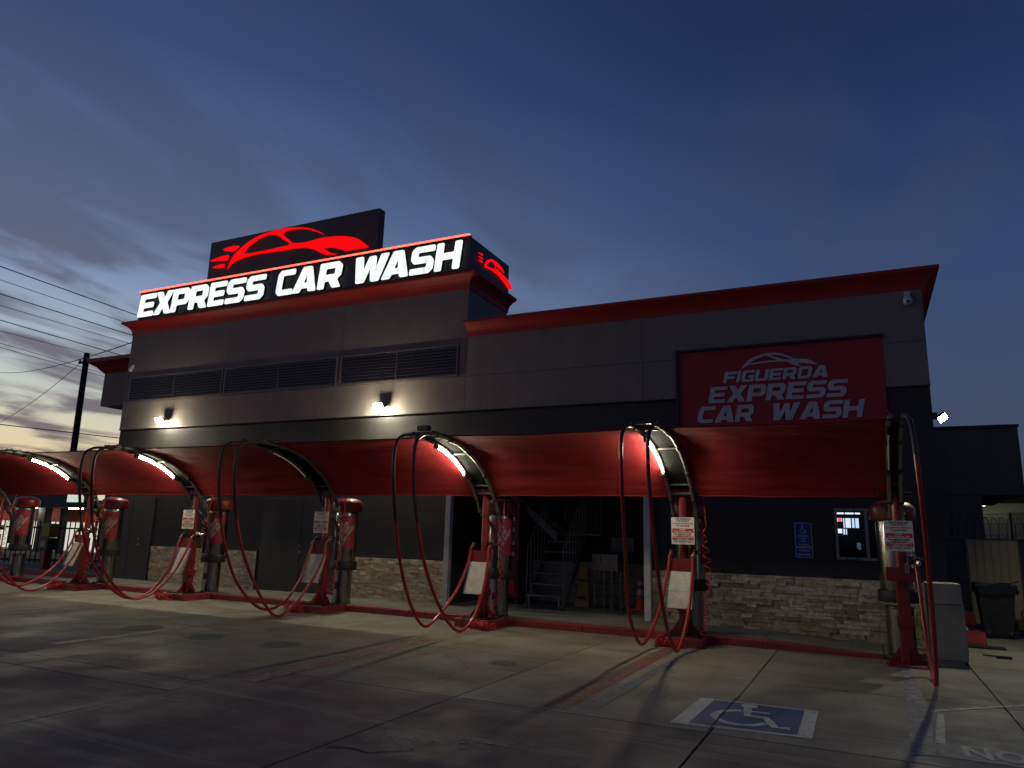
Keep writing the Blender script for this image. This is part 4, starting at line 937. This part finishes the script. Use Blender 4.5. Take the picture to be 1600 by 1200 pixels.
for i in range(n):
    u = i/n*2*math.pi; w = (i+1)/n*2*math.pi
    def pp(a, z, k): 
        cx_, sx_ = math.cos(a), math.sin(a); s_ = 1/max(abs(cx_), abs(sx_)); return (2.225+.36*k*cx_*s_, 17.29+.35*k*sx_*s_, z+.02*math.sin(a*5+z*9))
    mb.quad(pp(u,1.005,.97), pp(w,1.005,.97), pp(w,.84,1.0), pp(u,.84,1.0))
mb.build('bin_bag', mat('bin_bag', (.012, .012, .013), .25), tb)
for x in (2.04, 2.4): MB().tube([(x-.03,17.12,.08),(x+.03,17.12,.08)], .08, 14).build('wheel', m_rub, tb)
MB().tube([(2.53,17.2,.9),(2.62,17.2,.88),(2.62,17.45,.88),(2.53,17.45,.9)], .015, 6).build('handle', m_bin, tb)
MB().box(2.09,2.11,17.02,17.055,.25,.8).build('panel_rib', m_bin, tb)
sr = thing('debris_pan', 'red long-handled dustpan lying behind the concrete box', 'dustpan', (1.6, 15.9, 0))
MB().add([(1.42,15.7,.0),(1.8,15.6,.0),(1.85,15.9,.0),(1.5,16.0,.0),(1.42,15.72,.05),(1.8,15.62,.05),(1.85,15.9,.22),(1.5,16.0,.22)],[(3,2,1,0),(0,1,5,4),(1,2,6,5),(2,3,7,6),(3,0,4,7),(4,5,6,7)]).build('pan', m_red, sr)
MB().tube([(1.62,15.95,.12),(1.36,16.3,.8)], .014, 6).build('handle', m_steel, sr)
rc = thing('red_crate', 'red plastic crate stacked by the dark fence panel', 'crate', (1.75, 17.6, 0))
MB().bbox(1.5, 1.88, 17.4, 17.8, .18, .42, .01).build('bin', m_red, rc); MB().bbox(1.52, 1.86, 17.42, 17.78, 0, .178, .01).build('lower_bin', m_bin, rc)
bh = thing('hand_brush', 'dark hand brush lying on the pavement near the trash bin', 'brush', (1.78, 14.1, 0))
MB().bbox(1.74, 1.95, 14.02, 14.1, .0, .04, .008).build('head', m_bin, bh); MB().tube([(1.75,14.06,.03),(1.58,14.14,.025)], .013, 6).build('handle', m_wood, bh)
one(MB().bbox(1.28, 2.05, 15.2, 15.5, .001, .03, .006), 'rubber_mat', m_rub, 'thin dark rubber mat flat on the ground before the bin', 'mat')
yb = thing('yellow_cart', 'yellow cleaning cart partly hidden at the right picture edge', 'cart', (2.9, 18.0, 0))
MB().bbox(2.62, 3.2, 17.75, 18.2, .12, .3, .02).build('bucket', m_yellow, yb)
for x in (2.7, 3.1): MB().tube([(x,17.8,.06),(x+.03,17.8,.06)], .06, 12).build('wheel', m_rub, yb)
MB().tube([(2.62,18.0,.3),(2.6,18.0,1.0),(2.75,18.0,1.05)], .015, 6).build('handle', m_bin, yb)
# fence with tan gate and wire on top
fg = thing('tan_gate', 'tan sheet metal gate with upright ribs behind the trash bin', 'gate', (2.45, 18.7, 0))
MB().box(2.0, 2.9, 18.70, 18.72, .12, 1.87).build('sheet', m_tan, fg)
for k in range(7): MB().box(2.0+k*.145, 2.03+k*.145, 18.675, 18.699, .13, 1.85).build('rib', m_tan, fg)
fr = MB(); fr.box(1.96,2.0,18.67,18.73,.1,1.9); fr.box(2.9,2.94,18.67,18.73,.1,1.9); fr.box(2.0,2.9,18.67,18.73,1.872,1.9); fr.build('gate_frame', m_slat, fg)
def fpanel(x0, x1, lab):
    t = thing('fence_panel', lab, 'fence', ((x0+x1)/2, 18.7, 0))
    MB().box(x0, x1, 18.71, 18.73, 0, 1.88).build('sheet', m_far_dark, t)
    for z in (.1, .95, 1.86): MB().box(x0, x1, 18.68, 18.709, z, z+.04).build('rail', m_iron, t)
fpanel(1.2, 1.95, 'dark sheet fence panel left of the tan gate'); fpanel(2.95, 5.0, 'dark sheet fence panel right of the tan gate')
rw = thing('razor_wire', 'tangled razor wire coils along the fence top', 'razor wire', (3.0, 18.75, 1.9))
P = []
for i in range(420):
    u = i/419; a = i*.33; P.append((1.6+u*3.3, 18.75+.22*math.cos(a), 2.13+.23*math.sin(a)+.02*math.sin(i*1.3)))
MB().tube(P, .006, 4).build('wire_coil', m_iron, rw)
for z in (1.95, 2.2, 2.4): MB().tube([(1.6,18.75,z),(4.9,18.75,z+.04)], .006, 4).build('strand', m_iron, rw)
for x in (1.75, 2.85, 3.9): MB().box(x-.02, x+.02, 18.73, 18.77, 1.9, 2.45).build('wire_post', m_iron, rw)
nb = thing('neighbour_building', 'plain dark grey neighbouring block with flat roof at the right', 'building', (3, 26, 0))
MB().box(1.3, 4.05, 24, 30, 3.15, 5.04).build('upper_block', m_nb, nb); MB().box(1.3, 3.02, 24.02, 30, 0, 3.149).build('lower_wall', m_nb, nb)
MB().box(1.28, 4.08, 23.96, 30, 5.045, 5.12).build('coping', m_trim, nb)
fb = thing('lit_carport_building', 'pale building with lit carport ceiling beyond the razor wire', 'building', (6, 35, 0))
MB().box(3.6, 11, 36, 36.3, 0, 3.2).build('wall', mat('carport_wall', (.4, .38, .33), .8), fb)
MB().box(3.6, 11, 33, 41, 3.75, 4.05).build('roof', m_far_dark, fb); MB().box(3.6, 11, 40, 40.2, 3.2, 3.749).build('rear_wall', m_far_white, fb)
MB().box(4.95, 5.0, 35.2, 39.4, 3.69, 3.74).build('lamp_strip', glow('carport_lamp', (1, .93, .6), 6), fb)
MB().box(5.9, 6.1, 33.2, 33.4, 0, 3.749).build('column', m_far_white, fb)
MB().lathe([(0,-.12),(.08,-.09),(.12,0),(.08,.09),(0,.12)], (4.5, 35.3, 3.5), 14).build('ball_lamp', glow('ball_lamp', (.9, 1, 1), 3), fb)

# ================================================================== LEFT BACKGROUND
def wirex(p, q, lab, r=.016, sag=.0, ext=(0, 0)):
    p, q = Vector(p), Vector(q); d = q-p; p2 = p-d*ext[0]; q2 = q+d*ext[1]; P = []
    for i in range(25):
        u = i/24; c = p2.lerp(q2, u); c.z -= sag*4*u*(1-u); P.append(c)
    mb = MB().tube(P, r, 5); one(mb, 'power_line', m_wire, lab, 'cable', 'overhead cables left of the building')
WIRES = [
    ((-30.08, 15.18, 11.5), (-30.8, 21.82, 11.5), 'topmost thick overhead cable left of the lit roof sign', 0.022),
    ((-31.8, 16.14, 11.5), (-32.48, 22.55, 11.5), 'second overhead cable from the top, thin', 0.013),
    ((-32.09, 16.39, 11.0), (-32.64, 23.1, 11.0), 'third overhead cable from the top, thick', 0.022),
    ((-33.85, 17.37, 11.0), (-34.24, 23.56, 11.0), 'fourth overhead cable from the top, thin', 0.013),
    ((-34.43, 17.78, 10.5), (-35.22, 24.73, 10.5), 'fifth overhead cable from the top, thick', 0.022),
    ((-36.44, 18.9, 10.5), (-36.64, 25.0, 10.5), 'sixth overhead cable from the top, thin', 0.013),
    ((-36.77, 19.17, 10.0), (-38.17, 25.01, 10.0), 'upper of two close overhead cables above the pole top', 0.013),
    ((-37.73, 19.71, 10.0), (-39.0, 25.59, 10.0), 'lower of two close overhead cables above the pole top', 0.013)]
for p, q, lab, r in WIRES: wirex(p, q, lab, r, 0, (2, 4))
wirex((-60, 31.66, 12.97), (-20.32, 14.45, 7.33), 'service cable slanting up to the left end of the building', .018, .35)
wirex((-40.9, 25.9, 11.0), (-60, 32.2, 9.42), 'cable sagging left from the utility pole top', .018, .5, (0, .3))
wirex((-39.6, 21.33, 6.5), (-38.28, 26.88, 6.5), 'lowest thick cable crossing the utility pole', .028, 0, (2, 4))
pl = thing('utility_pole', 'dark wooden utility pole rising behind the red canopy', 'utility pole', (-40.6, 26, 0))
MB().tube([(-40.5,26,-.05),(-40.6,26,5),(-40.75,26,11.5)], lambda t: .21-.05*t, 12).build('pole', m_wood, pl)
MB().box(-41.1, -40.3, 25.78, 25.9, 10.85, 10.95).build('crossarm', m_wood, pl)
for x in (-41.05, -40.35): MB().lathe([(0,.16),(.05,.14),(.06,.05),(.03,0)], (x,25.84,10.951), 10).build('insulator', m_steel, pl)
for z in (3.5, 4.4, 5.3, 6.2, 7.1, 8, 8.9, 9.8): MB().tube([(-40.6+.1,26,z),(-40.35,26,z)], .014, 5).build('step_bolt', m_iron, pl)
# iron picket fence
ff = thing('picket_fence', 'black iron picket fence behind the left stalls', 'fence', (-29, 18, 0))
fa, fbv = Vector((-30.6, 16.2, 0)), Vector((-25.2, 19.4, 0)); nP = 34
for i in range(nP+1):
    p = fa.lerp(fbv, i/nP); MB().tube([(p.x,p.y,.12),(p.x,p.y,1.72)], .022, 5).build('picket', m_iron, ff)
for z in (.25, 1.45):
    MB().tube([fa+Vector((0,0,z)), fbv+Vector((0,0,z))], .03, 6).build('rail', m_iron, ff)
ks = thing('pay_kiosk', 'yellow-topped pay kiosk on a red stand before the picket fence', 'kiosk', (-25.0, 15.6, .09))
MB().bbox(-25.12,-24.88,15.5,15.75,.09,.75,.02).build('stand', m_red, ks); MB().bbox(-25.25,-24.75,15.45,15.8,.75,1.15,.02).build('body', m_black, ks); MB().bbox(-25.22,-24.78,15.47,15.78,1.16,1.62,.03).build('head', m_yellow, ks)
MB().box(-25.13,-24.87,15.44,15.449,.85,1.05).build('screen', mat('kiosk_screen', (.3,.32,.33),.3), ks)
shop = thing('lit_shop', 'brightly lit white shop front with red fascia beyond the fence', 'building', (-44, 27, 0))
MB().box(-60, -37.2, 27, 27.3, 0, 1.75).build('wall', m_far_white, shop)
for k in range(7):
    MB().box(-59.5+k*3.2, -56.6+k*3.2, 26.97, 26.995, .1, 1.68).build('wall_glow_panel', glow('shop_wall_glow', (.95, .93, .80), .72), shop)  # glowing panels added to brighten the white shop wall, not real windows
MB().box(-60, -37, 26.6, 27.3, 1.75, 2.45).build('fascia', mat('fascia_red', (.35,.05,.03),.5), shop)
MB().box(-60, -36.8, 24.6, 30, 2.45, 4.3).build('canopy_roof', m_far_dark, shop)
for x in (-47.5, -42.5, -38.5): MB().box(x-.5, x+.5, 25.2, 25.35, 2.39, 2.445).build('soffit_lamp', glow('soffit_lamp', (1, .95, .8), 30), shop)
MB().box(-42.1, -41.5, 25.5, 25.9, 0, 2.449).build('column', m_far_dark, shop); MB().tube([(-45,24.9,0),(-45,24.9,2.45)], .06, 8).build('column', m_iron, shop)
bsn = thing('lit_menu_sign', 'pale lit menu sign hanging under the left canopy', 'sign', (-26, 17, 2.3))
MB().bbox(-26.5,-25.5,17.0,17.1,2.38,2.78,.015).build('case', m_black, bsn); MB().box(-26.47,-25.53,16.985,16.999,2.41,2.75).build('face', glow('menu_face', (.75,.85,.75), .8), bsn)
MB().lathe([(0,0),(.14,0),(.14,.004)], (0,0,0), 16).build('mark', m_sred, bsn).matrix_local = Matrix.Translation((.18,-.016,.27)) @ Matrix.Rotation(R(90), 4, 'X')
MB().tube([(-26,17.05,2.78),(-26,17.05,3.5)], .02, 6).build('hanger', m_iron, bsn)
bs2 = thing('lit_price_sign', 'small lit price board beside the first door', 'sign', (-24.6, 17, 2.2))
MB().bbox(-24.95,-24.35,17.0,17.08,2.45,2.85,.012).build('case', m_black, bs2); MB().box(-24.92,-24.38,16.985,16.999,2.48,2.82).build('face', glow('price_face', (.9,.8,.55), .8), bs2); MB().tube([(-24.65,17.04,0),(-24.65,17.04,2.45)], .03, 6).build('post', m_iron, bs2)
